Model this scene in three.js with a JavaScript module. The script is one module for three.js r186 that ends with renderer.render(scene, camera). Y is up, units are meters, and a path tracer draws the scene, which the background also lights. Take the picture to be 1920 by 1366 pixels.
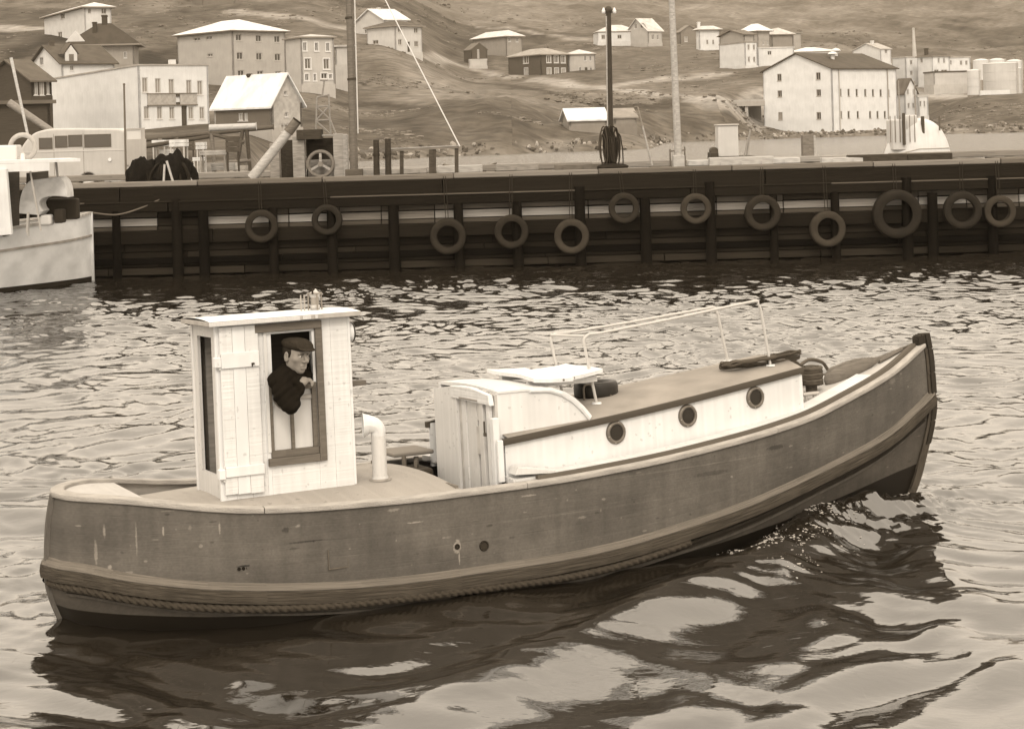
import * as THREE from 'three';
import { mergeGeometries, toCreasedNormals } from 'three/addons/utils/BufferGeometryUtils.js';
import { RoundedBoxGeometry } from 'three/addons/geometries/RoundedBoxGeometry.js';

// ---------------------------------------------------------------- camera, sky, sun, exposure
const F = 3300, ROLL = 0.0275, PX = 960, PY = 230, EYE = 3.2;          // lens, horizon tilt and eye height read from the photograph
const scene = new THREE.Scene();
const camera = new THREE.PerspectiveCamera(2 * Math.atan(683 / F) * 180 / Math.PI, 1920 / 1366, 0.5, 6000);
camera.position.set(0, EYE, 0);
camera.rotation.z = -ROLL;
camera.setViewOffset(1920, 1366, 0, 683 - PY, 1920, 1366);
const renderer = new THREE.WebGLRenderer({ antialias: true });
renderer.setSize(1024, 728);
renderer.toneMapping = THREE.LinearToneMapping;
renderer.toneMappingExposure = 1.26;
renderer.shadowMap.enabled = true;

function rng(seed) { let a = seed >>> 0; return () => { a = (a + 0x6D2B79F5) | 0; let t = Math.imul(a ^ (a >>> 15), 1 | a); t = (t + Math.imul(t ^ (t >>> 7), 61 | t)) ^ t; return ((t ^ (t >>> 14)) >>> 0) / 4294967296; }; }
const hash2 = (i, j, s = 0) => { let h = Math.imul(i, 374761393) + Math.imul(j, 668265263) + Math.imul(s, 1442695041); h = Math.imul(h ^ (h >>> 13), 1274126177); return ((h ^ (h >>> 16)) >>> 0) / 4294967296; };
const clamp = (x, a = 0, b = 1) => Math.min(b, Math.max(a, x));
const lerp = (a, b, t) => a + (b - a) * t;
const smooth = (a, b, x) => { const t = clamp((x - a) / (b - a)); return t * t * (3 - 2 * t); };
function vnoise(x, y, seed = 0, per = 0) {
  const i = Math.floor(x), j = Math.floor(y), fx = x - i, fy = y - j, u = fx * fx * (3 - 2 * fx), v = fy * fy * (3 - 2 * fy);
  const w = per ? (k) => ((k % per) + per) % per : (k) => k;
  const a = hash2(w(i), w(j), seed), b = hash2(w(i + 1), w(j), seed), c = hash2(w(i), w(j + 1), seed), d = hash2(w(i + 1), w(j + 1), seed);
  return lerp(lerp(a, b, u), lerp(c, d, u), v);
}
const fbm = (x, y, oct = 4, seed = 0, per = 0) => { let s = 0, a = 0.5, n = 0; for (let o = 0; o < oct; o++) { s += a * vnoise(x, y, seed + o * 17, per); n += a; a *= 0.5; x *= 2; y *= 2; per *= 2; } return s / n; };
function spl(xs, ys) {                                                  // monotone cubic through a table
  const n = xs.length, d = [], m = [];
  for (let i = 0; i < n - 1; i++) d.push((ys[i + 1] - ys[i]) / (xs[i + 1] - xs[i]));
  for (let i = 0; i < n; i++) m.push(i === 0 ? d[0] : i === n - 1 ? d[n - 2] : d[i - 1] * d[i] <= 0 ? 0 : 2 * d[i - 1] * d[i] / (d[i - 1] + d[i]));
  return (x) => {
    if (x <= xs[0]) return ys[0]; if (x >= xs[n - 1]) return ys[n - 1];
    let i = 0; while (x > xs[i + 1]) i++;
    const h = xs[i + 1] - xs[i], t = (x - xs[i]) / h, t2 = t * t, t3 = t2 * t;
    return (2 * t3 - 3 * t2 + 1) * ys[i] + (t3 - 2 * t2 + t) * h * m[i] + (-2 * t3 + 3 * t2) * ys[i + 1] + (t3 - t2) * h * m[i + 1];
  };
}

{ // an overcast sky, warm as the toned print, brighter towards the zenith and round the veiled sun
  const w = 512, h = 256, data = new Float32Array(w * h * 4), sun = new THREE.Vector3(0.02, 0.75, 0.9).normalize(), d = new THREE.Vector3();
  for (let j = 0; j < h; j++) for (let i = 0; i < w; i++) {
    const el = ((j + 0.5) / h - 0.5) * Math.PI, az = ((i + 0.5) / w - 0.5) * 2 * Math.PI;
    d.set(Math.cos(el) * Math.cos(az), Math.sin(el), Math.cos(el) * Math.sin(az));
    const up = Math.max(0, d.y), c = fbm(d.x / (0.25 + up) * 1.7 + 9, d.z / (0.25 + up) * 1.7 + 4, 4, 3) - 0.5;
    let L = 1.5 + 0.04 * up + 0.35 * Math.exp(-Math.pow(Math.acos(clamp(d.dot(sun), -1, 1)) / 0.6, 2));
    L *= 1 + 0.26 * c * smooth(0.02, 0.2, up);
    data.set([L * 1.08, L * 0.945, L * 0.775, 1], (j * w + i) * 4);
  }
  const t = new THREE.DataTexture(data, w, h, THREE.RGBAFormat, THREE.FloatType);
  t.mapping = THREE.EquirectangularReflectionMapping; t.magFilter = THREE.LinearFilter; t.minFilter = THREE.LinearFilter; t.needsUpdate = true;
  scene.background = t; scene.environment = t;
}
const sun = new THREE.DirectionalLight(new THREE.Color(1, 0.9, 0.765), 1.3);
sun.position.set(2, 75, 90 - 12); sun.target.position.set(0, 0, -12);
sun.castShadow = true; sun.shadow.radius = 30; sun.shadow.mapSize.set(2048, 2048);
Object.assign(sun.shadow.camera, { left: -60, right: 60, top: 60, bottom: -60, near: 1, far: 400 });
scene.add(sun, sun.target);

// ---------------------------------------------------------------- places, tones, textures, builders
const V3 = (x, y, z) => new THREE.Vector3(x, y, z);
function ray(px, py) { const dx = px - PX, dy = py - PY, c = Math.cos(ROLL), s = Math.sin(ROLL); return V3((dx * c - dy * s) / F, -(dy * c + dx * s) / F, -1); }
const at = (px, py, D) => ray(px, py).multiplyScalar(D).add(V3(0, EYE, 0));   // a place seen in the photograph, D metres out
const S = (v0, warm = 1) => { const v = v0 < 0.4 ? v0 : 0.4 + (v0 - 0.4) * 0.7;                                            // base colours of a toned world: dark things brown, pale things cream
  const t = Math.sqrt(clamp(v)), g = lerp(1, 0.78 + 0.275 * t, warm), b = lerp(1, 0.52 + 0.6 * t, warm), k = v / (0.3 + 0.59 * g + 0.11 * b);
  return new THREE.Color().setRGB(k, k * g, k * b);
};
function tex(w, h, fn, srgb = true) {                                   // fn(u, v) in [0,1) gives a factor or a colour
  const d = new Uint8Array(w * h * 4), enc = (x) => Math.round(255 * clamp(srgb ? (x <= 0.0031308 ? 12.92 * x : 1.055 * Math.pow(x, 1 / 2.4) - 0.055) : x));
  for (let j = 0; j < h; j++) for (let i = 0; i < w; i++) { const r = fn((i + 0.5) / w, (j + 0.5) / h), k = (j * w + i) * 4; if (r.length) { d[k] = enc(r[0]); d[k + 1] = enc(r[1]); d[k + 2] = enc(r[2]); } else d[k] = d[k + 1] = d[k + 2] = enc(r); d[k + 3] = 255; }
  const t = new THREE.DataTexture(d, w, h, THREE.RGBAFormat); t.wrapS = t.wrapT = THREE.RepeatWrapping; t.magFilter = THREE.LinearFilter; t.minFilter = THREE.LinearMipmapLinearFilter; t.generateMipmaps = true; t.colorSpace = srgb ? THREE.SRGBColorSpace : THREE.NoColorSpace; t.needsUpdate = true; return t;
}
const rep = (t, x, y = x) => { const c = t.clone(); c.repeat.set(x, y); c.needsUpdate = true; return c; };   // uv are metres: repeat = tiles per metre
const T = {};
T.grime = tex(512, 512, (u, v) => 0.62 + 0.38 * clamp(1.5 * fbm(u * 6, v * 6, 5, 1, 6) - 0.05) * (0.86 + 0.14 * fbm(u * 64, v * 64, 2, 5, 64)));
T.grimeB = tex(512, 512, (u, v) => fbm(u * 24, v * 24, 4, 8, 24), false);
T.wood = tex(512, 512, (u, v) => { const g = fbm(u * 3, v * 40, 4, 21, 0 || 3 * 1), r = vnoise(u * 4, v * 90, 31, 0); return 0.58 + 0.3 * vnoise(u * 4, v * 64, 22, 0) + 0.12 * r * g; });
T.woodB = tex(512, 512, (u, v) => 0.6 * vnoise(u * 5, v * 80, 41) + 0.4 * vnoise(u * 9, v * 160, 42), false);
T.paint = tex(512, 512, (u, v) => { const m = fbm(u * 8, v * 8, 5, 61, 8), drip = vnoise(u * 60, v * 3, 62, 0); const chip = smooth(0.79, 0.82, fbm(u * 40, v * 40, 3, 63, 40)); return (0.86 + 0.14 * m) * (0.9 + 0.1 * drip) * (1 - 0.22 * chip); });
T.plaster = tex(512, 512, (u, v) => (0.8 + 0.2 * fbm(u * 5, v * 5, 5, 71, 5)) * (0.92 + 0.08 * vnoise(u * 40, v * 4, 72)));
T.grass = tex(1024, 1024, (u, v) => 0.45 + 0.55 * clamp(1.6 * fbm(u * 20, v * 34, 5, 81, 0) - 0.3));
T.water = tex(512, 512, (u, v) => fbm(u * 8, v * 20, 4, 91, 0), false);
const mats = new Map();
function mat(v, o = {}) {                                               // plain toned material, shared by equal arguments
  const key = JSON.stringify([v, o, o.t, o.b]); if (mats.has(key)) return mats.get(key);
  const m = new THREE.MeshPhysicalMaterial({ color: S(v, o.warm ?? 1), roughness: o.rough ?? 0.8, metalness: o.metal ?? 0, side: o.side ?? THREE.FrontSide });
  m.specularIntensity = o.spec ?? ((o.rough ?? 0.8) >= 0.5 ? 0.22 : 0.7);
  if (o.t) m.map = rep(T[o.t], o.r ?? 0.7, o.ry ?? o.r ?? 0.7);
  if (o.b) { m.bumpMap = rep(T[o.b], o.br ?? 2, o.bry ?? o.br ?? 2); m.bumpScale = o.bs ?? 0.004; }
  if (o.coat) { m.clearcoat = o.coat; m.clearcoatRoughness = 0.3; }
  mats.set(key, m); return m;
}
function metreUV(g) {                                                   // uv in metres, laid on by the way each face points
  const p = g.attributes.position, n = g.attributes.normal, uv = new Float32Array(p.count * 2);
  for (let i = 0; i < p.count; i++) {
    const ax = Math.abs(n.getX(i)), ay = Math.abs(n.getY(i)), az = Math.abs(n.getZ(i));
    if (ay >= ax && ay >= az) { uv[2 * i] = p.getX(i); uv[2 * i + 1] = p.getZ(i); }
    else if (az >= ax) { uv[2 * i] = p.getX(i); uv[2 * i + 1] = p.getY(i); } else { uv[2 * i] = p.getZ(i); uv[2 * i + 1] = p.getY(i); }
  }
  g.setAttribute('uv', new THREE.BufferAttribute(uv, 2)); return g;
}
function norm(g, keepUV) { if (g.index) g = g.toNonIndexed(); for (const k of Object.keys(g.attributes)) if (!['position', 'normal', 'uv', 'color'].includes(k)) g.deleteAttribute(k); if (!g.attributes.normal) g.computeVertexNormals(); if (!keepUV) metreUV(g); return g; }
function join(gs, keepUV) { gs = (Array.isArray(gs) ? gs : [gs]).map((g) => norm(g, keepUV)); return gs.length === 1 ? gs[0] : mergeGeometries(gs); }
const taken = {};
function numbered(n) { if (!(n in taken)) { taken[n] = 0; return n; } return n + '_' + String(++taken[n]).padStart(3, '0'); }
function P(name, gs, m, parent, keepUV) { const o = new THREE.Mesh(join(gs, keepUV), m); o.name = parent ? name : numbered(name); o.castShadow = o.receiveShadow = true; (parent ?? scene).add(o); return o; }
function sub(name, parent) { const g = new THREE.Group(); g.name = name; parent.add(g); return g; }
function thing(name, label, category, group, pos, turn = 0) { const g = new THREE.Group(); g.name = numbered(name); g.userData = { label, category }; if (group) g.userData.group = group; if (pos) g.position.copy(pos); g.rotation.y = turn; scene.add(g); return g; }
function tag(o, label, category, group) { Object.assign(o.userData, { label, category }); if (group) o.userData.group = group; return o; }
function setting(o) { o.userData.kind = 'structure'; return o; }
// geometry
const B = (x0, x1, y0, y1, z0, z1) => new THREE.BoxGeometry(x1 - x0, y1 - y0, z1 - z0).translate((x0 + x1) / 2, (y0 + y1) / 2, (z0 + z1) / 2);
const RB = (x0, x1, y0, y1, z0, z1, r = 0.01) => new RoundedBoxGeometry(x1 - x0, y1 - y0, z1 - z0, 2, Math.min(r, 0.49 * Math.min(x1 - x0, y1 - y0, z1 - z0))).translate((x0 + x1) / 2, (y0 + y1) / 2, (z0 + z1) / 2);
function rod(a, b, r0, r1 = r0, n = 10) { const d = b.clone().sub(a), g = new THREE.CylinderGeometry(r1, r0, d.length(), n); g.applyQuaternion(new THREE.Quaternion().setFromUnitVectors(V3(0, 1, 0), d.clone().normalize())); return g.translate((a.x + b.x) / 2, (a.y + b.y) / 2, (a.z + b.z) / 2); }
function bar(a, b, w, h, up = V3(0, 1, 0)) { const d = b.clone().sub(a), L = d.length(), x = d.normalize(), z = x.clone().cross(up).normalize(), y = z.clone().cross(x); return new THREE.BoxGeometry(L, h, w).applyMatrix4(new THREE.Matrix4().makeBasis(x, y, z).setPosition((a.x + b.x) / 2, (a.y + b.y) / 2, (a.z + b.z) / 2)); }
const tube = (pts, r, seg = 40, rs = 8, tension = 0.5) => new THREE.TubeGeometry(new THREE.CatmullRomCurve3(pts, false, 'catmullrom', tension), seg, r, rs, false);
function grid(nu, nv, fn, uvfn) {                                       // a sheet of nu x nv quads
  const pos = new Float32Array((nu + 1) * (nv + 1) * 3), uv = new Float32Array((nu + 1) * (nv + 1) * 2), idx = [];
  for (let j = 0; j <= nv; j++) for (let i = 0; i <= nu; i++) { const k = j * (nu + 1) + i, p = fn(i / nu, j / nv, i, j); pos.set([p.x, p.y, p.z], k * 3); const q = uvfn ? uvfn(i / nu, j / nv, p) : [p.x, p.z]; uv.set(q, k * 2); }
  for (let j = 0; j < nv; j++) for (let i = 0; i < nu; i++) { const a = j * (nu + 1) + i, b = a + 1, c = a + nu + 1, d = c + 1; idx.push(a, b, d, a, d, c); }
  const g = new THREE.BufferGeometry(); g.setAttribute('position', new THREE.BufferAttribute(pos, 3)); g.setAttribute('uv', new THREE.BufferAttribute(uv, 2)); g.setIndex(idx); g.computeVertexNormals(); return g;
}
function sweep(path, prof, n, closed = true) {                          // path(t) gives {p, out, up}; prof is a list of [out, up]
  const m = prof.length, g = grid(n, closed ? m : m - 1, (u, v, i, j) => { const q = path(u), [o, y] = prof[j % m]; return q.p.clone().addScaledVector(q.out, o).addScaledVector(q.up ?? V3(0, 1, 0), y); }, (u, v) => [u * path(0).p.distanceTo(path(1).p), v * 0.3]);
  const caps = [];
  if (closed) for (const u of [0, 1]) { const q = path(u), c = prof.map(([o, y]) => q.p.clone().addScaledVector(q.out, o).addScaledVector(q.up ?? V3(0, 1, 0), y)), pos = []; const mid = c.reduce((s, p) => s.add(p), V3(0, 0, 0)).divideScalar(m); for (let k = 0; k < m; k++) for (const p of [mid, c[k], c[(k + 1) % m]]) pos.push(p.x, p.y, p.z); const e = new THREE.BufferGeometry(); e.setAttribute('position', new THREE.Float32BufferAttribute(pos, 3)); e.computeVertexNormals(); metreUV(e); caps.push(e); }
  const s = toCreasedNormals(g, 0.7);
  return mergeGeometries([norm(s, true), ...caps.map((c) => norm(c, true))]);
}
function plate(pts, t, bevel = 0) { const s = new THREE.Shape(pts.map(([x, y]) => new THREE.Vector2(x, y))); return new THREE.ExtrudeGeometry(s, { depth: t, bevelEnabled: bevel > 0, bevelSize: bevel, bevelThickness: bevel, bevelSegments: 1, curveSegments: 16 }); }
const lathe = (pts, n = 24) => new THREE.LatheGeometry(pts.map(([r, y]) => new THREE.Vector2(r, y)), n);
const torus = (R, r, a = 28, b = 12) => new THREE.TorusGeometry(R, r, b, a);
// ---------------------------------------------------------------- the hillside
const reach = [[-1400], [100], [430], [560], [700], [900], [1150], [1350], [1430], [1560], [1700], [1850], [3300]];
const far = [[600, 62], [900, 112], [1500, 205], [2300, 240]];
const left = [[40, 1.3], [52, 1.45], [80, 1.8], [120, 2.6], [180, 3.2], [215, 5.5], [240, 9], [280, 17.2], [330, 23.5], [420, 36], ...far];
reach[0].push(left); reach[1].push(left);
reach[2].push([[40, -2.5], [54, -2], [62, 0.7], [100, 1.8], [150, 3.0], [200, 4.6], [240, 9], [300, 18], [420, 35], ...far]);
reach[3].push([[40, -3], [128, -3], [140, 0.5], [165, 2.8], [200, 4.8], [240, 9], [300, 18], [420, 35], ...far]);
reach[4].push([[40, -3], [158, -3], [168, 0.4], [185, 2.5], [210, 4.2], [240, 6.8], [300, 17.0], [330, 20.5], [420, 32], [600, 56], [900, 102], [1500, 200], [2300, 240]]);
reach[5].push([[40, -3], [170, -3], [179, 0.4], [191, 2.8], [205, 5.2], [260, 7.9], [340, 11.8], [380, 16.6], [420, 21], [600, 42], [900, 80], [1500, 185], [2300, 225]]);
reach[6].push([[40, -3], [178, -3], [188, 0.4], [200, 1.4], [225, 2.4], [260, 5.8], [340, 12.5], [420, 21], [600, 38], [900, 75], [1500, 178], [2300, 220]]);
reach[7].push([[40, -3], [230, -3], [240, 0.3], [250, 3.2], [262, 6.1], [300, 9], [325, 12.4], [340, 13], [400, 18.5], [440, 22], [600, 34], [900, 72], [1500, 176], [2300, 215]]);
reach[9].push([[40, -3], [237, -3], [246, 0.35], [288, 0.8], [310, 5], [330, 9.5], [400, 16], [600, 31], [900, 70], [1500, 174], [2300, 215]]);
reach[10].push([[40, -3], [236, -3], [245, 0.3], [280, 0.9], [330, 5.4], [360, 8.5], [400, 12], [600, 29], [900, 68], [1500, 172], [2300, 215]]);
reach[11].push([[40, -3], [230, -3], [240, 0.3], [250, 1.2], [284, 5.3], [330, 6], [380, 9.5], [600, 28], [900, 68], [1500, 170], [2300, 215]]);
reach[12].push(reach[11][1]);
reach[8].push([[40, -3], [232, -3], [241, 0.3], [262, 0.7], [274, 2.5], [284, 7], [300, 9.4], [325, 12.4], [340, 13], [400, 17], [600, 32], [900, 70], [1500, 175], [2300, 215]]);
const profiles = reach.map(([, l]) => spl(l.map((q) => Math.log(q[0])), l.map((q) => q[1])));
const bearing = (x, D) => PX + F * x / D;
function landBase(x, D) {
  const b = bearing(x, D), lg = Math.log(Math.max(40, D)); let i = 0; while (i < reach.length - 2 && b > reach[i + 1][0]) i++;
  const t = smooth(reach[i][0], reach[i + 1][0], b);
  return lerp(profiles[i](lg), profiles[i + 1](lg), t);
}
function landHeight(x, D) {
  const h = landBase(x, D), b = bearing(x, D), s = D / 260;
  let n = (fbm(x / 14 + 50, D / 14, 4, 11) - 0.5) * 1.5 * smooth(0.2, 3, h) * s;
  const bluff = smooth(780, 860, b) * (1 - smooth(1440, 1480, b)) * smooth(165, 185, D) * (1 - smooth(268, 290, D));
  n += bluff * (fbm(x / 5, D / 5, 4, 12) - 0.5) * 2.2;
  return h + n;
}
function ground(px, py) {                                               // where a line of sight meets the hillside
  const r = ray(px, py); let lo = 45;
  for (let D = 45; D < 2200; D *= 1.004) { if (EYE + r.y * D <= Math.max(-0.1, landHeight(r.x * D, D))) { lo = D; break; } lo = D; }
  return V3(r.x * lo, landHeight(r.x * lo, lo), -lo);
}
// tracks worn bare in the turf
const tracks = [[[[1010, 152], [1100, 163], [1180, 168], [1270, 178], [1360, 186], [1432, 194]], 2.6, 0.36], [[[1130, 162], [1220, 152], [1300, 145], [1360, 139]], 1.4, 0.34], [[[790, 104], [850, 118], [900, 132], [960, 146]], 1.6, 0.32], [[[1745, 178], [1790, 182], [1835, 172]], 3, 0.4], [[[440, 22], [520, 30], [600, 44], [660, 56]], 2.2, 0.32], [[[0, 52], [50, 56], [85, 52]], 2.5, 0.36], [[[900, 50], [980, 58], [1060, 70], [1120, 74]], 1.6, 0.28], [[[210, 20], [270, 30], [330, 44]], 2.2, 0.08], [[[640, 196], [700, 196], [760, 203], [800, 206]], 1.2, 0.05], [[[880, 152], [960, 160], [1060, 180], [1120, 192], [1180, 200], [1240, 199], [1262, 190]], 1.4, 0.05]].map(([p, w, v]) => { const c = new THREE.CatmullRomCurve3(p.map(([a, b]) => ground(a, b))); return { pts: c.getPoints(70), w, v, box: new THREE.Box3().setFromPoints(c.getPoints(70)).expandByScalar(w * 3) }; });
{
  const nu = 430, nv = 330, g = grid(nu, nv, (u, v) => { const D = 43.6 * Math.pow(2250 / 43.6, v), x = (u - 0.5) * 1.24 * D; return V3(x, landHeight(x, D), -D); }, (u, v, p) => [p.x / 30, p.z / 30]);
  const p = g.attributes.position, col = new Float32Array(p.count * 3);
  for (let i = 0; i < p.count; i++) {
    const x = p.getX(i), D = -p.getZ(i), h = p.getY(i), b = bearing(x, D);
    const big = fbm(x / 60 + 7, D / 90, 4, 51), med = fbm(x / 11, D / 24, 4, 52), fine = fbm(x / 2.6, D / 7, 3, 53);
    let v = 0.128 + 0.22 * (big - 0.5) + 0.16 * (med - 0.5) + 0.13 * (fine - 0.5);
    const heath = smooth(0.56, 0.66, fbm(x / 34 + 3, D / 60 + 9, 4, 54)); v = lerp(v, 0.085, heath * 0.5);
    const bank = smooth(790, 860, b) * (1 - smooth(1440, 1475, b)) * smooth(170, 180, D) * (1 - smooth(214, 228, D)) * (1 - smooth(1110, 1150, b)) + smooth(1225, 1260, b) * (1 - smooth(1440, 1475, b)) * smooth(240, 246, D) * (1 - smooth(262, 268, D)) + smooth(1745, 1765, b) * smooth(242, 247, D) * (1 - smooth(282, 287, D));
    v = lerp(v, 0.06 + 0.1 * fine * med * 2, clamp(bank) * 0.85);
    const shore = 1 - smooth(0.6, 1.6, h); v = lerp(v, 0.16 + 0.22 * (fine - 0.5), shore);
    for (const q of tracks) { if (x < q.box.min.x || x > q.box.max.x || -D < q.box.min.z || -D > q.box.max.z) continue; let d = 1e9; for (const e of q.pts) d = Math.min(d, Math.hypot(e.x - x, (e.z + D) * 0.6)); v = lerp(v, q.v * (0.8 + 0.4 * fine), 0.85 * (1 - smooth(q.w * (0.5 + 0.5 * med), q.w * 1.5, d))); }
    const c = S(clamp(v, 0.03, 0.45)); col.set([c.r, c.g, c.b], i * 3);
  }
  g.setAttribute('color', new THREE.BufferAttribute(col, 3));
  const m = new THREE.MeshPhysicalMaterial({ color: 0xffffff, vertexColors: true, roughness: 1, specularIntensity: 0.2, map: rep(T.grass, 1, 1), bumpMap: rep(T.grass, 1, 1), bumpScale: 0.35 });
  const o = new THREE.Mesh(g, m); o.name = 'hillside'; o.receiveShadow = o.castShadow = true; setting(o); scene.add(o);
}
// sods and tussocks, nobody could count them
{
  const rnd = rng(5), N = 3600, blade = new THREE.IcosahedronGeometry(1, 1), bp = blade.attributes.position;
  for (let i = 0; i < bp.count; i++) { const k = 0.7 + 0.6 * hash2(Math.round(bp.getX(i) * 50), Math.round(bp.getY(i) * 50 + bp.getZ(i) * 90), 3); bp.setXYZ(i, bp.getX(i) * k, bp.getY(i) * k * 0.55, bp.getZ(i) * k); }
  blade.computeVertexNormals();
  const im = new THREE.InstancedMesh(blade, new THREE.MeshStandardMaterial({ color: 0xffffff, roughness: 1 }), N), q = new THREE.Quaternion(), mm = new THREE.Matrix4(); let k = 0;
  for (let tries = 0; k < N && tries < N * 8; tries++) {
    const near = rnd() < 0.45, px = near ? 640 + rnd() * 1300 : -60 + rnd() * 2040, D = near ? 176 + rnd() * 100 : 190 + Math.pow(rnd(), 1.4) * 420, x = (px - PX) / F * D, h = landHeight(x, D);
    if (h < 0.7) continue; if (fbm(x / 16, D / 20, 3, 77) < 0.5 + 0.1 * rnd()) continue;
    const s = (0.1 + 0.35 * rnd() * rnd()) * (near ? 1 : D / 300);
    mm.compose(V3(x, h - 0.05 * s, -D), q.setFromEuler(new THREE.Euler(0, rnd() * 6.28, 0)), V3(s * 1.6, s, s * 1.2)); im.setMatrixAt(k, mm); im.setColorAt(k, S(0.07 + 0.1 * rnd())); k++;
  }
  im.count = k; im.name = 'grass_tussocks'; im.userData = { kind: 'stuff', label: 'dark tussocks of rough grass scattered over the hillside', category: 'grass' }; im.castShadow = im.receiveShadow = true; scene.add(im);
}
{ // stones of the shore
  const rnd = rng(8), N = 1500, geo = new THREE.DodecahedronGeometry(1, 0), im = new THREE.InstancedMesh(geo, new THREE.MeshStandardMaterial({ color: 0xffffff, roughness: 0.95 }), N), q = new THREE.Quaternion(), mm = new THREE.Matrix4(); let k = 0;
  for (let tries = 0; k < N && tries < 40000; tries++) {
    const px = 520 + rnd() * 1420, D = 120 + rnd() * 140, x = (px - PX) / F * D, h = landBase(x, D); if (h < -0.3 || h > 1.1) continue;
    const s = 0.06 + 0.3 * Math.pow(rnd(), 3); mm.compose(V3(x, h + 0.1 * s, -D), q.setFromEuler(new THREE.Euler(rnd() * 6, rnd() * 6, rnd() * 6)), V3(s * (1 + rnd()), s * 0.7, s)); im.setMatrixAt(k, mm); im.setColorAt(k, S(0.05 + 0.3 * Math.pow(rnd(), 3))); k++;
  }
  im.count = k; im.name = 'shore_stones'; im.userData = { kind: 'stuff', label: 'loose stones and boulders strewn along the far shore', category: 'stones' }; im.castShadow = im.receiveShadow = true; scene.add(im);
}
// ---------------------------------------------------------------- the boat's place on the water (its stern post and its stem at the waterline)
const STERN = V3(-3.077, 0, -11.59), STEM = V3(3.219, 0, -14.65);
const boatFrame = new THREE.Matrix4().makeTranslation(STERN.x, STERN.y, STERN.z).multiply(new THREE.Matrix4().makeRotationY(Math.atan2(-(STEM.z - STERN.z), STEM.x - STERN.x))).multiply(new THREE.Matrix4().makeRotationX(-3 * Math.PI / 180));
const boatInverse = boatFrame.clone().invert();
const boatLength = STEM.clone().sub(STERN).length(), boatU = STEM.clone().sub(STERN).normalize(), boatN = V3(-boatU.z, 0, boatU.x);
const halfBreadth = spl([0, .06, .15, .3, .5, .8, 1.2, 1.8, 2.5, 3.2, 4, 4.8, 5.5, 6.1, 6.6, 7.0, 7.26], [0, .22, .36, .5, .6, .71, .8, .87, .9, .9, .87, .78, .64, .47, .29, .12, 0.015]);

// ---------------------------------------------------------------- water
const waves = [], swell = [];
{
  const r = rng(41);
  for (let i = 0; i < 54; i++) { const L = 0.16 * Math.pow(15, i / 53), k = 2 * Math.PI / L, a = 1.25 + (r() - 0.5) * 2.3; waves.push({ kx: k * Math.cos(a), kz: k * Math.sin(a), k, ph: r() * 6.283, sl: 0.027 * (L < 0.26 ? 0.75 : L < 0.7 ? 1.15 : L < 1.3 ? 0.85 : 0.5), L }); }
}
function eta(x, z) {
  // slow bends in the field, calmer water under the near side of the boat
  const wx = x + 0.35 * Math.sin(0.9 * z + 0.6 * x + 1) + 0.16 * Math.sin(2.3 * x - 1.7 * z), wz = z + 0.3 * Math.sin(0.8 * x - 0.5 * z) + 0.15 * Math.sin(1.9 * z + 2.1 * x + 2);
  const windy = 1 - smooth(-21, -13.5, z), calm = smooth(-12.5, -8.5, z), patch = 0.55 + 0.9 * vnoise(x * 0.33 + 40, z * 0.2 + 70, 9);
  let h = 0;
  for (const w of waves) { const fine = w.L < 0.6 ? (1 - 0.08 * calm) * patch * (1 + 0.6 * windy) : (1 + 0.5 * calm * (w.L < 1.4 ? 1 : 0.2)) * (1 - 0.2 * windy), p = w.kx * wx + w.kz * wz + w.ph, s = Math.sin(p); h += w.sl / w.k * fine * (s + 0.18 * Math.cos(2 * p)); }
  // the boat's own waves: a bow wave thrown aside, and a smooth trail astern
  const dx = x - STEM.x, dz = z - STEM.z, back = -(dx * boatU.x + dz * boatU.z), lat = dx * boatN.x + dz * boatN.z, side = Math.abs(lat);
  const w = back - 0.62 * side + 0.1;
  if (back > -1.5 && back < 9) {
    const bow = Math.exp(-side * 0.42) * smooth(-0.35, 0.25, w) * Math.exp(-Math.max(0, w) * 0.55) * smooth(0.02, 0.3, side);
    h += bow * (0.075 * Math.cos(w * 5.2 - 0.4) + 0.03 * Math.sin(w * 11 + side * 3));
    const w2 = side - 0.06 - 0.53 * back, ridge = smooth(0.1, 0.9, back) * Math.exp(-Math.max(0, back - 1) / 3.6);
    h += ridge * (0.13 * Math.exp(-Math.pow((w2 + 0.12) / 0.3, 2)) - 0.05 * Math.exp(-Math.pow((w2 - 0.55) / 0.32, 2)) - 0.05 * Math.exp(-Math.pow((w2 + 0.75) / 0.35, 2)));
    const churn = Math.exp(-Math.pow((back - 0.9) / 1.2, 2)) * Math.exp(-Math.pow((side - 0.45) / 0.45, 2));
    h += churn * (0.16 * (fbm(x * 5, z * 5, 3, 23) - 0.5) + 0.05 * (vnoise(x * 22, z * 22, 24) - 0.5) + 0.05);
  }
  return h;
}
function waterSheet(x0, x1, z0, z1, dx, dz) {
  const nu = Math.round((x1 - x0) / dx), nv = Math.round((z1 - z0) / dz), g = grid(nu, nv, (u, v) => { const x = lerp(x0, x1, u), z = lerp(z0, z1, v); return V3(x, eta(x, z), z); });
  return g;
}
const waterMat = new THREE.MeshPhysicalMaterial({ color: S(0.012), roughness: 0.07, ior: 2.2, bumpMap: rep(T.water, 1.6, 1.1), bumpScale: 0.0016, side: THREE.DoubleSide });
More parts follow.
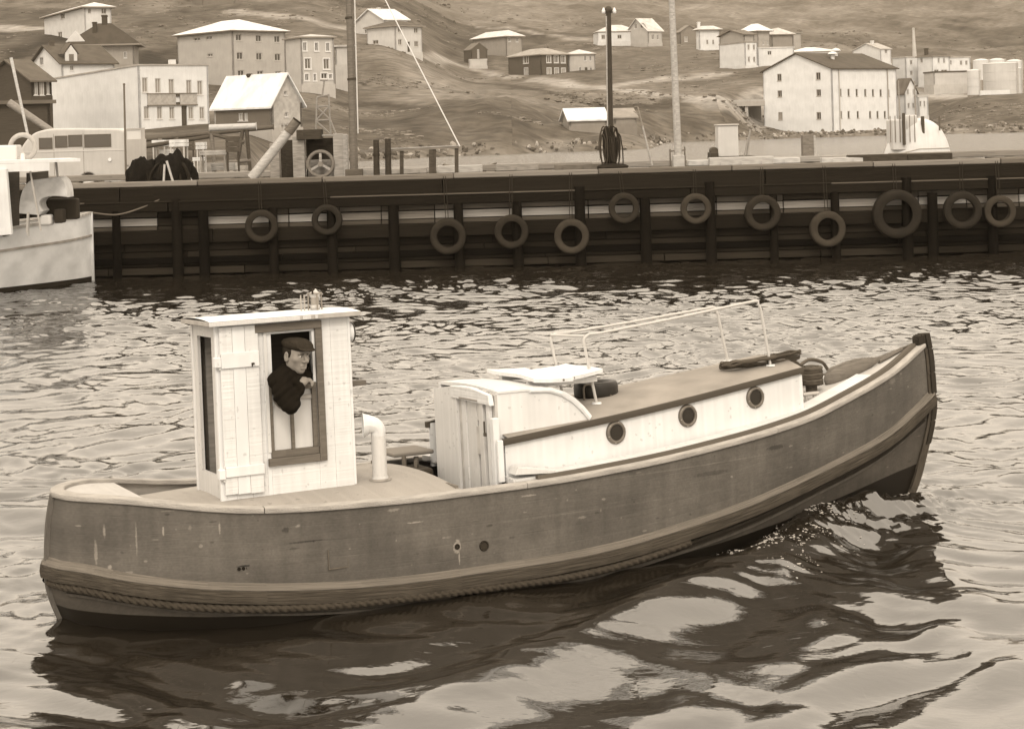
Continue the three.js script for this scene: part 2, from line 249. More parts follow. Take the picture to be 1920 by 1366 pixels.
{
  const sheets = [waterSheet(-6.5, 6.5, -17, -5.5, 0.029, 0.029), waterSheet(-13.5, 13.5, -40.5, -17, 0.048, 0.06)].map((g) => { g.computeVertexNormals(); return g; });
  const out = sheets.map((g) => { const n = g.toNonIndexed(); return n; });
  const o = new THREE.Mesh(mergeGeometries(out), waterMat); o.name = 'harbour_water'; o.receiveShadow = true; setting(o); scene.add(o);
  const flank = [[-60, -6.5, -17, 8], [6.5, 60, -17, 8], [-6.5, 6.5, -5.5, 8], [-60, -13.5, -40.5, -17], [13.5, 60, -40.5, -17]].map(([a, b, c, d]) => waterSheet(a, b, c, d, 0.3, 0.3).toNonIndexed());
  const f = new THREE.Mesh(mergeGeometries(flank), waterMat); f.name = 'outer_water'; setting(f); scene.add(f);
  const inner = grid(420, 260, (u, v) => { const z = -40.5 - 215 * v * (0.35 + 0.65 * v), x = lerp(-150, 150, u); return V3(x, 0.05 * (fbm(x / 2.2, z / 1.6, 3, 15) - 0.5), z); }, (u, v, p) => [p.x / 3, p.z / 3]);
  const im = new THREE.MeshPhysicalMaterial({ color: S(0.06), roughness: 0.22, ior: 1.45, bumpMap: rep(T.water, 1, 1), bumpScale: 0.22, side: THREE.DoubleSide });
  const i = new THREE.Mesh(inner, im); i.name = 'inner_harbour_water'; setting(i); scene.add(i);
  const bed = P('sea_floor', B(-400, 400, -4, -1.2, -262, 60), mat(0.03)); setting(bed);
}
{ // broken white water at the stem
  const rnd = rng(19), N = 1000, geo = new THREE.IcosahedronGeometry(1, 1), im = new THREE.InstancedMesh(geo, mat(0.36, { rough: 0.9 }), N), q = new THREE.Quaternion(), mm = new THREE.Matrix4(); let k = 0;
  for (let tries = 0; k < N && tries < 60000; tries++) {
    const back = 0.05 + 2.4 * rnd(), c = 0.05 + 0.43 * back, side = c + (rnd() + rnd() - 1) * (0.12 + 0.28 * back), sg = rnd() < 0.72 ? 1 : -1;
    const x = STEM.x - boatU.x * back + boatN.x * side * sg, z = STEM.z - boatU.z * back + boatN.z * side * sg;
    if (fbm(x * 7, z * 7, 4, 66) < 0.57) continue;
    const s = 0.002 + 0.007 * Math.pow(rnd(), 3); mm.compose(V3(x, eta(x, z) + 0.1 * s, z), q.setFromEuler(new THREE.Euler(0, rnd() * 6, 0)), V3(s * (1 + 2.2 * rnd()), s * 0.4, s * (0.8 + rnd()))); im.setMatrixAt(k, mm); k++;
  }
  im.count = k; im.name = 'bow_foam'; im.userData = { kind: 'stuff', label: 'flecks of white foam in the bow wave', category: 'foam' }; scene.add(im);
}
// ---------------------------------------------------------------- timber pier across the middle
const PIER = 39.1;
const weathered = (v, along = 'x') => mat(v, { t: 'wood', r: along === 'x' ? 0.5 : 0.5, ry: 1.2, b: 'woodB', br: 0.6, bry: 1.5, bs: 0.006, rough: 0.92, spec: 0.1 });
const tarred = [weathered(0.0097), weathered(0.0117), weathered(0.0142)];
const pier = thing('timber_pier', 'long dark timber pier with heavy beams and piles across the harbour', 'pier', null, V3(0, 0, -PIER));
{
  const r = rng(77), x0 = -21, x1 = 24;
  const run = (name, y0, y1, z0, z1, ms, len, wob = 0.012) => { let x = x0 - r() * len, i = 0; while (x < x1) { const L = len * (0.85 + 0.3 * r()), dy = (r() - 0.5) * wob, a = Math.max(x, x0), b = Math.min(x + L, x1); if (b > a + 0.1) P(name, RB(a, b - 0.012, y0 + dy, y1 + dy, z0 + (r() - 0.5) * wob, z1 + (r() - 0.5) * wob, 0.025), ms[i++ % ms.length], pier); x += L; } };
  run('kerb_log', 2.0, 2.12, -0.2, 0.03, [weathered(0.1800), weathered(0.2340), weathered(0.1530)], 3.2, 0.02);      // pale worn edge
  run('top_beam', 1.665, 1.995, -0.26, 0.06, [weathered(0.0167), weathered(0.0184)], 7.5);
  run('second_beam', 1.44, 1.645, -0.26, 0.1, [weathered(0.0129), weathered(0.0120), weathered(0.0158)], 6.2);
  run('rubbing_batten', 1.645, 1.68, -0.1, 0.115, [weathered(0.1080), weathered(0.0244)], 5);
  run('waler', 0.72, 1.02, -0.3, 0.02, [weathered(0.0129), weathered(0.0158)], 6.8);
  run('lower_waler', 0.27, 0.42, -0.34, -0.06, [weathered(0.0044), weathered(0.0054)], 7);
  // planks behind the frame, some bleached, some tarred
  for (let x = x0; x < x1;) { const L = 0.9 + r() * 1.1; const pale = vnoise(x * 0.6 + 5, 3, 9) > 0.18; P('backing_plank', RB(x, x + L - 0.02, 1.3 + 0.02 * r(), 1.44, -0.3, -0.2, 0.01), weathered(pale ? [0.05, 0.1, 0.16][Math.floor(r() * 3)] : 0.02), pier); P('backing_plank', RB(x, x + L - 0.02, 1.12, 1.285 + 0.01 * r(), -0.3 + 0.03 * r(), -0.2, 0.01), pale ? weathered([0.32, 0.42, 0.37, 0.24][Math.floor(r() * 4)]) : weathered(0.0244), pier); P('backing_plank', RB(x, x + L - 0.02, 0.98, 1.105, -0.3, -0.2 + 0.02 * r(), 0.01), weathered(pale ? 0.09 : 0.03), pier); x += L; }
  P('lower_backing', B(x0, x1, -1, 1.6, -0.5, -0.31), weathered(0.0034), pier);
  for (let row = 0; row < 4; row++) for (let x = x0 - 0.7 * (row % 2); x < x1;) { const L = 1.6 + r() * 2.2, a = Math.max(x0, x), b = Math.min(x1, x + L) - 0.015, y = 0.02 + row * 0.175; if (b > a + 0.1) P('lower_plank', RB(a, b, y + 0.01, y + 0.165, -0.3 + 0.03 * r(), -0.17 + 0.03 * r(), 0.012), weathered([0.018, 0.026, 0.034][Math.floor(r() * 3)]), pier); x += L; }
  // piles
  const pxs = [30, 118, 208, 322, 372, 502, 612, 728, 850, 960, 1077, 1200, 1322, 1440, 1556, 1690, 1738, 1850];
  const spots = [-20, -18.6, -17.2, -15.8, -14.4, -13, ...pxs.map((p) => (p - PX) / F * PIER + 0.06), 12.2, 13.6, 15, 16.5, 18, 19.4, 20.9, 22.4];
  for (const x of spots) { const w = 0.085 + 0.03 * r(), tall = r() < 0.25; P('pile', new THREE.CylinderGeometry(w, w * 1.1, tall ? 3.2 : 2.9, 12).translate(x, tall ? 0.15 : 0, 0.02 + 0.05 * r()).rotateZ((r() - 0.5) * 0.012), [weathered(0.0083), weathered(0.0063), weathered(0.0097)][Math.floor(r() * 3)], pier); }
  for (let x = x0 + 0.4; x < x1; x += 0.24) if (hash2(Math.round(x * 100), 4) > 0.2) P('deck_plank', RB(x, x + 0.225, 1.96, 2.01 + 0.012 * hash2(Math.round(x * 90), 1), -4.9, -0.205, 0.01), weathered([0.16, 0.2, 0.13][Math.floor(r() * 3)]), pier);
  P('deck_bed', B(x0, x1, 1.6, 1.955, -4.9, -0.27), weathered(0.0137), pier);
  run('rear_kerb', 2.015, 2.17, -4.95, -4.72, [weathered(0.3060), weathered(0.3600), weathered(0.2520)], 4.2, 0.03);
  for (const x of spots) if (hash2(Math.round(x * 31), 7) > 0.4) P('rear_pile', rod(V3(x, -2.5, -4.7), V3(x, 1.9, -4.7), 0.12), weathered(0.0137), pier);
}
// tyres hung along the pier as fenders
function tyreGeo(R, w, n = 40) { const r = w / 2, rim = R * 0.6, pts = [[rim, -r * 0.7], [rim + 0.012, -r * 0.86], [R * 0.8, -r], [R * 0.93, -r * 0.93], [R * 0.985, -r * 0.68], [R, -r * 0.3], [R, r * 0.3], [R * 0.985, r * 0.68], [R * 0.93, r * 0.93], [R * 0.8, r], [rim + 0.012, r * 0.86], [rim, r * 0.7], [rim + 0.03, r * 0.5], [R * 0.9, r * 0.55], [R * 0.9, -r * 0.55], [rim + 0.03, -r * 0.5], [rim, -r * 0.7]]; return lathe(pts, n).rotateX(Math.PI / 2); }
const rubber = [mat(0.024, { t: 'grime', r: 1.2, rough: 0.85, b: 'grimeB', br: 5, bs: 0.003 }), mat(0.04, { t: 'grime', r: 1.1, rough: 0.9, b: 'grimeB', br: 5, bs: 0.003 }), mat(0.018, { t: 'grime', r: 1.3, rough: 0.75, b: 'grimeB', br: 5, bs: 0.003 })];
const hemp = mat(0.03, { t: 'grime', r: 4, rough: 0.95 });
const tyres = [
  [490, 424, 31, 0, 'dark tyre fender on the pier nearest the white moored boat'], [613, 412, 29, 2, 'black tyre fender second from the white moored boat, high under the top beams'],
  [840, 443, 34, 0, 'low grey tyre fender below the pier railing, third from the white boat'], [959, 434, 32, 0, 'tyre fender in the middle of a low hanging trio on the pier'],
  [1072, 443, 33, 1, 'pale worn tyre fender hanging lowest of the trio, under the dark mooring post'], [1170, 390, 29, 0, 'high hung tyre fender straight under the dark post with ropes'],
  [1305, 391, 29, 1, 'tyre fender hung high just right of the pale timber mast'], [1430, 399, 34, 0, 'tyre fender on the pier below the left corner of the big white warehouse'],
  [1552, 429, 34, 1, 'low hanging tyre fender just left of the largest tyre'], [1682, 401, 46, 2, 'very large lorry tyre fender, biggest on the pier'],
  [1805, 394, 36, 2, 'dark tyre fender between the largest tyre and the last pale one'], [1875, 396, 30, 1, 'pale rimmed tyre fender last at the right end of the pier']];
for (const [px, py, r, k, label] of tyres) {
  const c = at(px, py, PIER - 0.22), R = r / F * (PIER - 0.22), t = thing('fender_tyre', label, 'tyre', 'tyres hung along the pier', c); const g = rng(px);
  const lean = (g() - 0.5) * 0.12; P('tyre', tyreGeo(R, R * 0.52).rotateY((g() - 0.5) * 0.25).rotateX(lean), rubber[k], t);
  const top = 2.06 - c.y, dx = (g() - 0.5) * 0.1; P('hanging_rope', [rod(V3(dx, top, -0.1), V3(0.02, R * 0.74, 0.02), 0.008, 0.008, 6), rod(V3(dx - 0.05, top, -0.1), V3(-0.04, R * 0.74, -0.02), 0.008, 0.008, 6)], hemp, t);
}
// a small steel ladder bolt plate and rags caught on the piles are left as stains of the wood
// ---------------------------------------------------------------- the motor boat in front: x runs from stern to stem, y up, z to the near side
const boat = thing('motor_boat', 'small wooden motor boat with white wheelhouse and dark worn hull under way in front', 'boat');
boatFrame.decompose(boat.position, boat.quaternion, boat.scale);
const sheerY = spl([0, .22, .53, .86, 1.17, 1.45, 1.8, 2.34, 2.9, 3.3, 3.78, 4.2, 4.75, 5.17, 5.6, 6.1, 6.68, 7.2, 7.26], [.83, .822, .782, .727, .688, .67, .657, .646, .646, .652, .672, .696, .739, .777, .83, .93, 1.058, 1.228, 1.25]);
const waleY = spl([0, .13, .43, .75, 1.1, 1.52, 1.95, 2.5, 3.2, 3.72, 4.39, 5.11, 5.79, 6.58, 7.2, 7.26], [.386, .378, .309, .245, .194, .148, .118, .104, .103, .118, .18, .268, .389, .55, .795, .825]);
const sternS = spl([-.45, -.2, 0, .3, .6, .86], [.5, .2, .02, -.06, -.045, 0]), stemS = spl([-.45, 0, .25, .8, 1.1, 1.36], [6.55, 7.0, 7.13, 7.29, 7.285, 7.25]);
function hullAt(t, y, side = 1, out = 0) {                              // t from stern to stem
  const sd = t * 7.26, s = lerp(sternS(y), stemS(y), t), yw = waleY(sd), yg = sheerY(sd), bow = smooth(4.2, 7, sd), stern = 1 - smooth(0.1, 1.4, sd);
  let b; const bd = halfBreadth(sd);
  if (y >= yw) { const f = clamp((y - yw) / (yg - yw)); b = bd * lerp(lerp(0.965, 0.86, bow), 1, Math.pow(f, 0.85)); }
  else { const q = clamp((yw - y) / (yw + 0.5)); b = bd * lerp(0.965, 0.86, bow) * Math.pow(1 - Math.pow(q, lerp(lerp(2.3, 1.15, bow), 1.5, stern)), 0.72); }
  return V3(s, y, side * (b + out));
}
const tEnds = (u) => 0.5 - 0.5 * Math.cos(Math.PI * u);                 // closer together at the ends
{
  // worn paint: scuffs, drips and scratches in the places where the photograph has them
  const marks = []; const mk = (x, y, w, h, v, soft = 0.3) => marks.push([x, y, w, h, v, soft]);
  for (const [x, y, w, h, v] of [[.22, .63, .008, .05, 2.6], [.17, .5, .01, .09, 2.2], [.4, .57, .006, .11, 2.0], [.56, .61, .007, .035, 2.8], [.9, .6, .006, .05, 2.2], [.72, .62, .012, .02, 1.5], [.78, .5, .014, .014, 1.9], [.24, .4, .014, .02, 2.2], [1.45, .46, .16, .006, .45], [2.5, .3, .03, .05, 3.3], [2.515, .22, .006, .05, 2.8], [2.2, .5, .07, .006, 2.3], [3.05, .58, .07, .007, 2.2], [2.05, .6, .05, .012, 1.8], [1.32, .55, .03, .02, .55], [6.35, .98, .07, .012, 2.1], [6.37, 1.0, .008, .03, 2.1], [5.6, .84, .16, .008, 1.6], [6.7, 1.0, .06, .03, 1.35], [5.25, .66, .12, .02, 0.55], [4.6, .55, .2, .02, .7], [3.6, .42, .9, .006, 1.25], [4.4, .62, 1.0, .006, 1.25], [1.04, .345, .05, .008, 0.2]]) mk(x, y, w, h, v);
  const r0 = rng(3); for (let i = 0; i < 240; i++) mk(r0() * 7.2, 0.15 + r0() * 1.1, 0.004 + 0.05 * r0() * r0(), 0.003 + 0.008 * r0(), r0() < 0.6 ? 1.2 + 0.9 * r0() : 0.5 + 0.3 * r0());
  const W = 2048, H = 512, base = new Float32Array(W * H), X = (u) => u * 7.6 - 0.2, Y = (v) => v * 1.9 - 0.5;
  for (let j = 0; j < H; j++) for (let i = 0; i < W; i++) { const x = X((i + 0.5) / W), y = Y((j + 0.5) / H); base[j * W + i] = 0.66 * (0.6 + 0.72 * fbm(x * 2.6, y * 5, 6, 101)) * (0.95 + 0.1 * fbm(x * 9, y * 40, 3, 102)) * (0.9 + 0.2 * vnoise(x * 90, y * 90, 103)) * (0.9 + 0.2 * vnoise(x * 26, y * 3, 105)); }
  for (const [x, y, w, h, v, soft] of marks) for (let j = Math.floor((y - h - 0.02 + 0.5) / 1.9 * H); j <= (y + h + 0.02 + 0.5) / 1.9 * H; j++) for (let i = Math.floor((x - w - 0.02 + 0.2) / 7.6 * W); i <= (x + w + 0.02 + 0.2) / 7.6 * W; i++) { if (i < 0 || j < 0 || i >= W || j >= H) continue; const ex = (X((i + 0.5) / W) - x) / w, ey = (Y((j + 0.5) / H) - y) / h, e = ex * ex + ey * ey + 0.7 * (vnoise(i * 0.4, j * 0.4, 104) - 0.5); if (e < 1) base[j * W + i] *= lerp(v, 1, smooth(soft, 1, e)); }
  T.hull = tex(W, H, (u, v) => clamp(base[Math.floor(v * H) * W + Math.floor(u * W)] * 0.62, 0, 1));
  const hullUV = (p) => [(p.x + 0.2) / 7.6, (p.y + 0.5) / 1.9];
  const paint = new THREE.MeshPhysicalMaterial({ color: S(0.225), map: T.hull, roughness: 0.65, specularIntensity: 0.35, bumpMap: rep(T.woodB, 6, 4), bumpScale: 0.0008, side: THREE.DoubleSide });
  const lowPaint = new THREE.MeshPhysicalMaterial({ color: S(0.15), map: T.hull, roughness: 0.6, specularIntensity: 0.3, side: THREE.DoubleSide });
  const bottomPaint = mat(0.012, { rough: 0.5, t: 'grime', r: 1, side: THREE.DoubleSide });
  const hull = sub('hull', boat);
  const band = (f0, f1, side) => grid(110, 6, (u, v, i, j) => { const t = tEnds(u), sd = t * 7.26, f = lerp(f0, f1, [0, 0.04, 0.3, 0.55, 0.8, 0.96, 1][j]); return hullAt(t, lerp(waleY(sd), sheerY(sd), f), side, j === 0 || j === 6 ? -0.0009 : 0); }, (u, v, p) => hullUV(p));
  const nst = 5;
  for (const side of [1, -1]) for (let k = 0; k < nst; k++) P('strake', band(k / nst, (k + 1) / nst, side), paint, hull, true);
  const boot = (sd) => spl([0, 1, 2.5, 4, 5.5, 7.26], [.12, .02, -.06, -.03, .06, .27])(sd);
  for (const side of [1, -1]) {
    P('lower_strake', grid(110, 5, (u, v) => { const t = tEnds(u), sd = t * 7.26; return hullAt(t, lerp(boot(sd), waleY(sd), v), side); }, (u, v, p) => hullUV(p)), lowPaint, hull, true);
    P('bottom_planking', grid(110, 8, (u, v) => { const t = tEnds(u), sd = t * 7.26; return hullAt(t, lerp(-0.49, boot(sd), v), side); }, (u, v, p) => hullUV(p)), bottomPaint, hull, true);
  }
  // paths along the hull for wale, rope and cap
  const along = (yf, side, out = 0, a = 0, b = 1) => (u) => { const t = lerp(a, b, u), e = 0.004, f = (q) => hullAt(q, yf(clamp(q) * 7.26), side, out), p = f(t), d = f(Math.min(1, t + e)).sub(f(Math.max(0, t - e))); const o = V3(d.z, 0, -d.x).normalize().multiplyScalar(-1); if (o.z * side < 0) o.multiplyScalar(-1); return { p, out: o }; };
  const ends = (fn) => (u) => fn(tEnds(u));
  const waleMat = new THREE.MeshPhysicalMaterial({ color: S(0.165), map: rep(T.wood, 1.2, 2.2), roughness: 0.75, specularIntensity: 0.25, bumpMap: rep(T.woodB, 1, 2), bumpScale: 0.008, side: THREE.DoubleSide });
  const tar = mat(0.04, { t: 'wood', r: 1.2, ry: 3, rough: 0.8, b: 'woodB', br: 1, bry: 4, bs: 0.008, side: THREE.DoubleSide });
  for (const side of [1, -1]) {
    P('wale_bevel', sweep(ends(along(waleY, side)), [[-0.02, 0.052], [0.0, 0.048], [0.042, 0.003], [0.038, -0.01], [-0.02, -0.01]], 130), waleMat, hull, true);
    P('wale', sweep(ends(along(waleY, side)), [[-0.02, -0.012], [0.047, -0.004], [0.053, -0.045], [0.047, -0.085], [-0.02, -0.1]], 130), new THREE.MeshPhysicalMaterial({ color: S(0.07), map: rep(T.grime, 1.4, 6), roughness: 0.85, specularIntensity: 0.2, bumpMap: rep(T.woodB, 1, 3), bumpScale: 0.01, side: THREE.DoubleSide }), hull, true);
    // bow rubbing timbers under the wale
    for (const [dy, w, m] of [[-0.118, 0.034, tar], [-0.148, 0.024, tar], [-0.178, 0.014, lowPaint]]) P('rubbing_strip', sweep(along((sd) => waleY(sd) + dy, side, 0, 0.4, 0.985), [[-0.02, 0.02], [w, 0.012], [w, -0.012], [-0.02, -0.02]], 80), m, hull, true);
    P('lower_strip', sweep(ends(along((sd) => waleY(sd) - 0.165, side, 0, 0.01, 0.42)), [[-0.02, 0.012], [0.014, 0.008], [0.014, -0.008], [-0.02, -0.012]], 70), lowPaint, hull, true);
  }
  // three-strand rope fender under the wale
  for (const side of [1, -1]) {
    const N = 900, M = 18, path = along((sd) => waleY(sd) - 0.112 - 0.012 * Math.sin(sd * 2.1), side, 0.034, 0.0005, 0.62), R = 0.03; let L = 0, prev = null; const len = []; for (let i = 0; i <= N; i++) { const p = path(tEnds(i / N * 0.5) * 2).p; if (prev) L += p.distanceTo(prev); prev = p; len.push(L); }
    const g = grid(N, M, (u, v, i) => { const q = path(tEnds(i / N * 0.5) * 2), a = v * 2 * Math.PI, tw = a * 1 + len[i] / 0.16 * 2 * Math.PI, rr = R * (0.66 + 0.4 * Math.abs(Math.cos(1.5 * tw))); return q.p.clone().addScaledVector(q.out, Math.cos(a) * rr).add(V3(0, Math.sin(a) * rr, 0)); });
    P('rope_fender', g, mat(0.05, { t: 'grime', r: 4, rough: 0.95 }), boat);
  }
  // gunwale cap in lengths, and the dark inner rail forward
  const capMat = new THREE.MeshPhysicalMaterial({ color: S(0.36), map: rep(T.grime, 1.6, 3), roughness: 0.75, specularIntensity: 0.25, bumpMap: rep(T.grimeB, 3, 3), bumpScale: 0.004, side: THREE.DoubleSide });
  const railMat = new THREE.MeshPhysicalMaterial({ color: S(0.1), map: rep(T.wood, 1, 3), roughness: 0.75, specularIntensity: 0.25, side: THREE.DoubleSide });
  const cap = [[-0.07, -0.005], [-0.071, 0.02], [-0.064, 0.026], [0.01, 0.026], [0.021, 0.02], [0.023, 0.0], [0.018, -0.012], [-0.002, -0.016]];
  for (const side of [1, -1]) {
    for (const [a, b] of [[0, 0.166], [0.1668, 0.42], [0.4205, 0.72], [0.7205, 0.993]]) P('gunwale_cap', sweep((u) => along(sheerY, side)(a < 0.01 ? b * u * u * (1.6 - 0.6 * u) : lerp(a, b, u)), cap, 60), capMat, boat, true);
    P('inner_rail', sweep((u) => along(sheerY, side)(lerp(0.436, 0.985, u)), [[-0.082, 0.018], [-0.082, 0.05], [-0.046, 0.05], [-0.034, 0.024]], 70), railMat, boat, true);
    P('covering_board', sweep((u) => along(sheerY, side)(lerp(0.413, 0.9, u)), [[-0.24, 0.012], [-0.24, 0.046], [-0.086, 0.04], [-0.086, 0.0]], 70), mat(0.72, { t: 'paint', r: 0.8, rough: 0.7 }), boat, true);
  }
  // stem post with its iron, stern post
  const stemPts = []; for (let y = -0.4; y <= 1.385; y += 0.06) stemPts.push(V3(stemS(y) + 0.02, y, 0));
  P('stem_post', sweep((u) => { const y = lerp(-0.4, 1.33, u); return { p: V3(stemS(y), y, 0), out: V3(0, 0, 1), up: V3(1, 0, 0) }; }, [[-0.045, -0.05], [0.045, -0.05], [0.035, 0.03], [0.018, 0.045], [-0.018, 0.045], [-0.035, 0.03]], 40), mat(0.07, { t: 'wood', r: 3, ry: 1, rough: 0.8, b: 'woodB', br: 2, bry: 1, bs: 0.01, side: THREE.DoubleSide }), boat, true);
  for (const [y0, y1] of [[0.83, 1.0], [1.01, 1.2], [1.21, 1.335], [0.42, 0.6], [0.61, 0.78]]) P('stem_guard', sweep((u) => { const y = lerp(y0, y1, u); return { p: V3(stemS(y), y, 0), out: V3(0, 0, 1), up: V3(1, 0, 0) }; }, [[-0.052, -0.02], [-0.03, 0.046], [0, 0.062], [0.03, 0.046], [0.052, -0.02]], 8, true), tar, boat, true);
  P('stern_post', sweep((u) => { const y = lerp(-0.4, 0.84, u); return { p: V3(sternS(y), y, 0), out: V3(0, 0, 1), up: V3(1, 0, 0) }; }, [[-0.03, 0.04], [0.03, 0.04], [0.024, -0.02], [-0.024, -0.02]], 24), paint, boat);
  P('stem_head', [RB(7.16, 7.25, 1.2, 1.325, -0.05, 0.05, 0.025)], tar, boat);
  // outlets in the near side
  const skin = (x, y, side, o = 0) => { let t = x / 7.2; for (let i = 0; i < 12; i++) t += (x - hullAt(t, y, side).x) / 7.2; return hullAt(t, y, side, o); };
  for (const [x, y, r] of [[2.7, 0.28, 0.03], [2.5, 0.3, 0.014]]) { const p = skin(x, y, 1); const o = sub('outlet', boat); P('outlet_rim', torus(r, 0.006, 20, 6).translate(p.x, p.y, p.z + 0.004), tar, o); P('bore_shade_disc', new THREE.CircleGeometry(r, 20).translate(p.x, p.y, p.z + 0.003), mat(0.03), o); }  // flat dark disc paints the shade inside each outlet
  { const p = skin(1.04, 0.33, 1); for (const d of [-0.028, 0, 0.028]) P('scupper', new THREE.CylinderGeometry(0.011, 0.011, 0.02, 12).rotateX(Math.PI / 2).translate(p.x + d, p.y, p.z - 0.006), mat(0.01), boat); }
  { const q = skin(1.66, 0.36, 1); const o = sub('cover_plate', boat), w = 0.07, h = 0.1; for (const [a, b, c, d] of [[-w, w, -h, -h + 0.008], [-w, -w + 0.006, -h + 0.01, 0.03], [w - 0.006, w, -h + 0.01, 0.06]]) P('plate_edge', B(q.x + a, q.x + b, q.y + c, q.y + d, q.z - 0.03, q.z + 0.003), mat(0.11, { t: 'grime', r: 6 }), o); }
  // decks
  const deckMat = mat(0.32, { t: 'paint', r: 0.5, rough: 0.75, b: 'grimeB', br: 4, bs: 0.002, side: THREE.DoubleSide }), deckPale = mat(0.5, { t: 'paint', r: 0.6, rough: 0.75, side: THREE.DoubleSide });
  const inner = (s) => Math.max(0.01, halfBreadth(s) - 0.045);
  const aftY = (s) => 0.662;
  const deckSheet = (s0, s1, f) => grid(30, 20, (u, v) => { const s = lerp(s0, s1, u), b = (v - 0.5) * 2 * inner(s); return V3(s, f(s) + 0.055 * (1 - Math.pow(2 * v - 1, 2)), b); }, (u, v, p) => [p.x, p.z]);
  P('aft_deck', deckSheet(0.06, 2.58, aftY), deckMat, boat, true);
  P('fore_deck', deckSheet(5.4, 7.15, (s) => sheerY(s) - 0.02), deckPale, boat, true);
  for (const side of [1, -1]) P('side_deck', grid(30, 2, (u, v) => { const s = lerp(2.99, 5.5, u); return V3(s, sheerY(s) - 0.01 + 0.025 * v, side * lerp(inner(s), 0.3, v)); }), deckPale, boat);
  P('bulwark_lining', [grid(60, 1, (u, v) => hullAt(lerp(0.004, 0.4, u * u), lerp(0.5, sheerY(lerp(0.004, 0.4, u * u) * 7.26), v), 1, -0.03)), grid(60, 1, (u, v) => hullAt(lerp(0.004, 0.4, u * u), lerp(0.55, sheerY(lerp(0.004, 0.4, u * u) * 7.26), v), -1, -0.03))], mat(0.32, { t: 'grime', r: 1, side: THREE.DoubleSide }), boat);
  P('stern_board', grid(16, 12, (u, v) => { const s = lerp(0.05, 0.52, u), b = (v - 0.5) * 2 * inner(s) * 0.99; return V3(s, sheerY(s) + 0.002 - 0.0 * v, b); }), deckPale, boat);
  P('well_floor', B(2.5, 2.98, 0.16, 0.2, -0.8, 0.8), mat(0.05), boat);
  P('well_aft_panel', B(2.555, 2.575, 0.16, 0.69, -0.82, 0.78), mat(0.2, { t: 'wood', r: 1, ry: 2 }), boat);
  const eng = sub('engine', boat); P('engine_block', RB(2.64, 2.86, 0.2, 0.66, -0.62, -0.3, 0.03), mat(0.035, { rough: 0.5 }), eng); P('engine_pipe', [rod(V3(2.7, 0.6, -0.5), V3(2.7, 0.74, -0.5), 0.018), rod(V3(2.76, 0.6, -0.42), V3(2.76, 0.71, -0.42), 0.014), rod(V3(2.82, 0.6, -0.55), V3(2.82, 0.72, -0.55), 0.02)], mat(0.12, { rough: 0.4 }), eng); P('engine_cover', RB(2.62, 2.95, 0.735, 0.765, -0.86, -0.5, 0.012), mat(0.22, { t: 'wood', r: 1, ry: 3 }), eng);
}
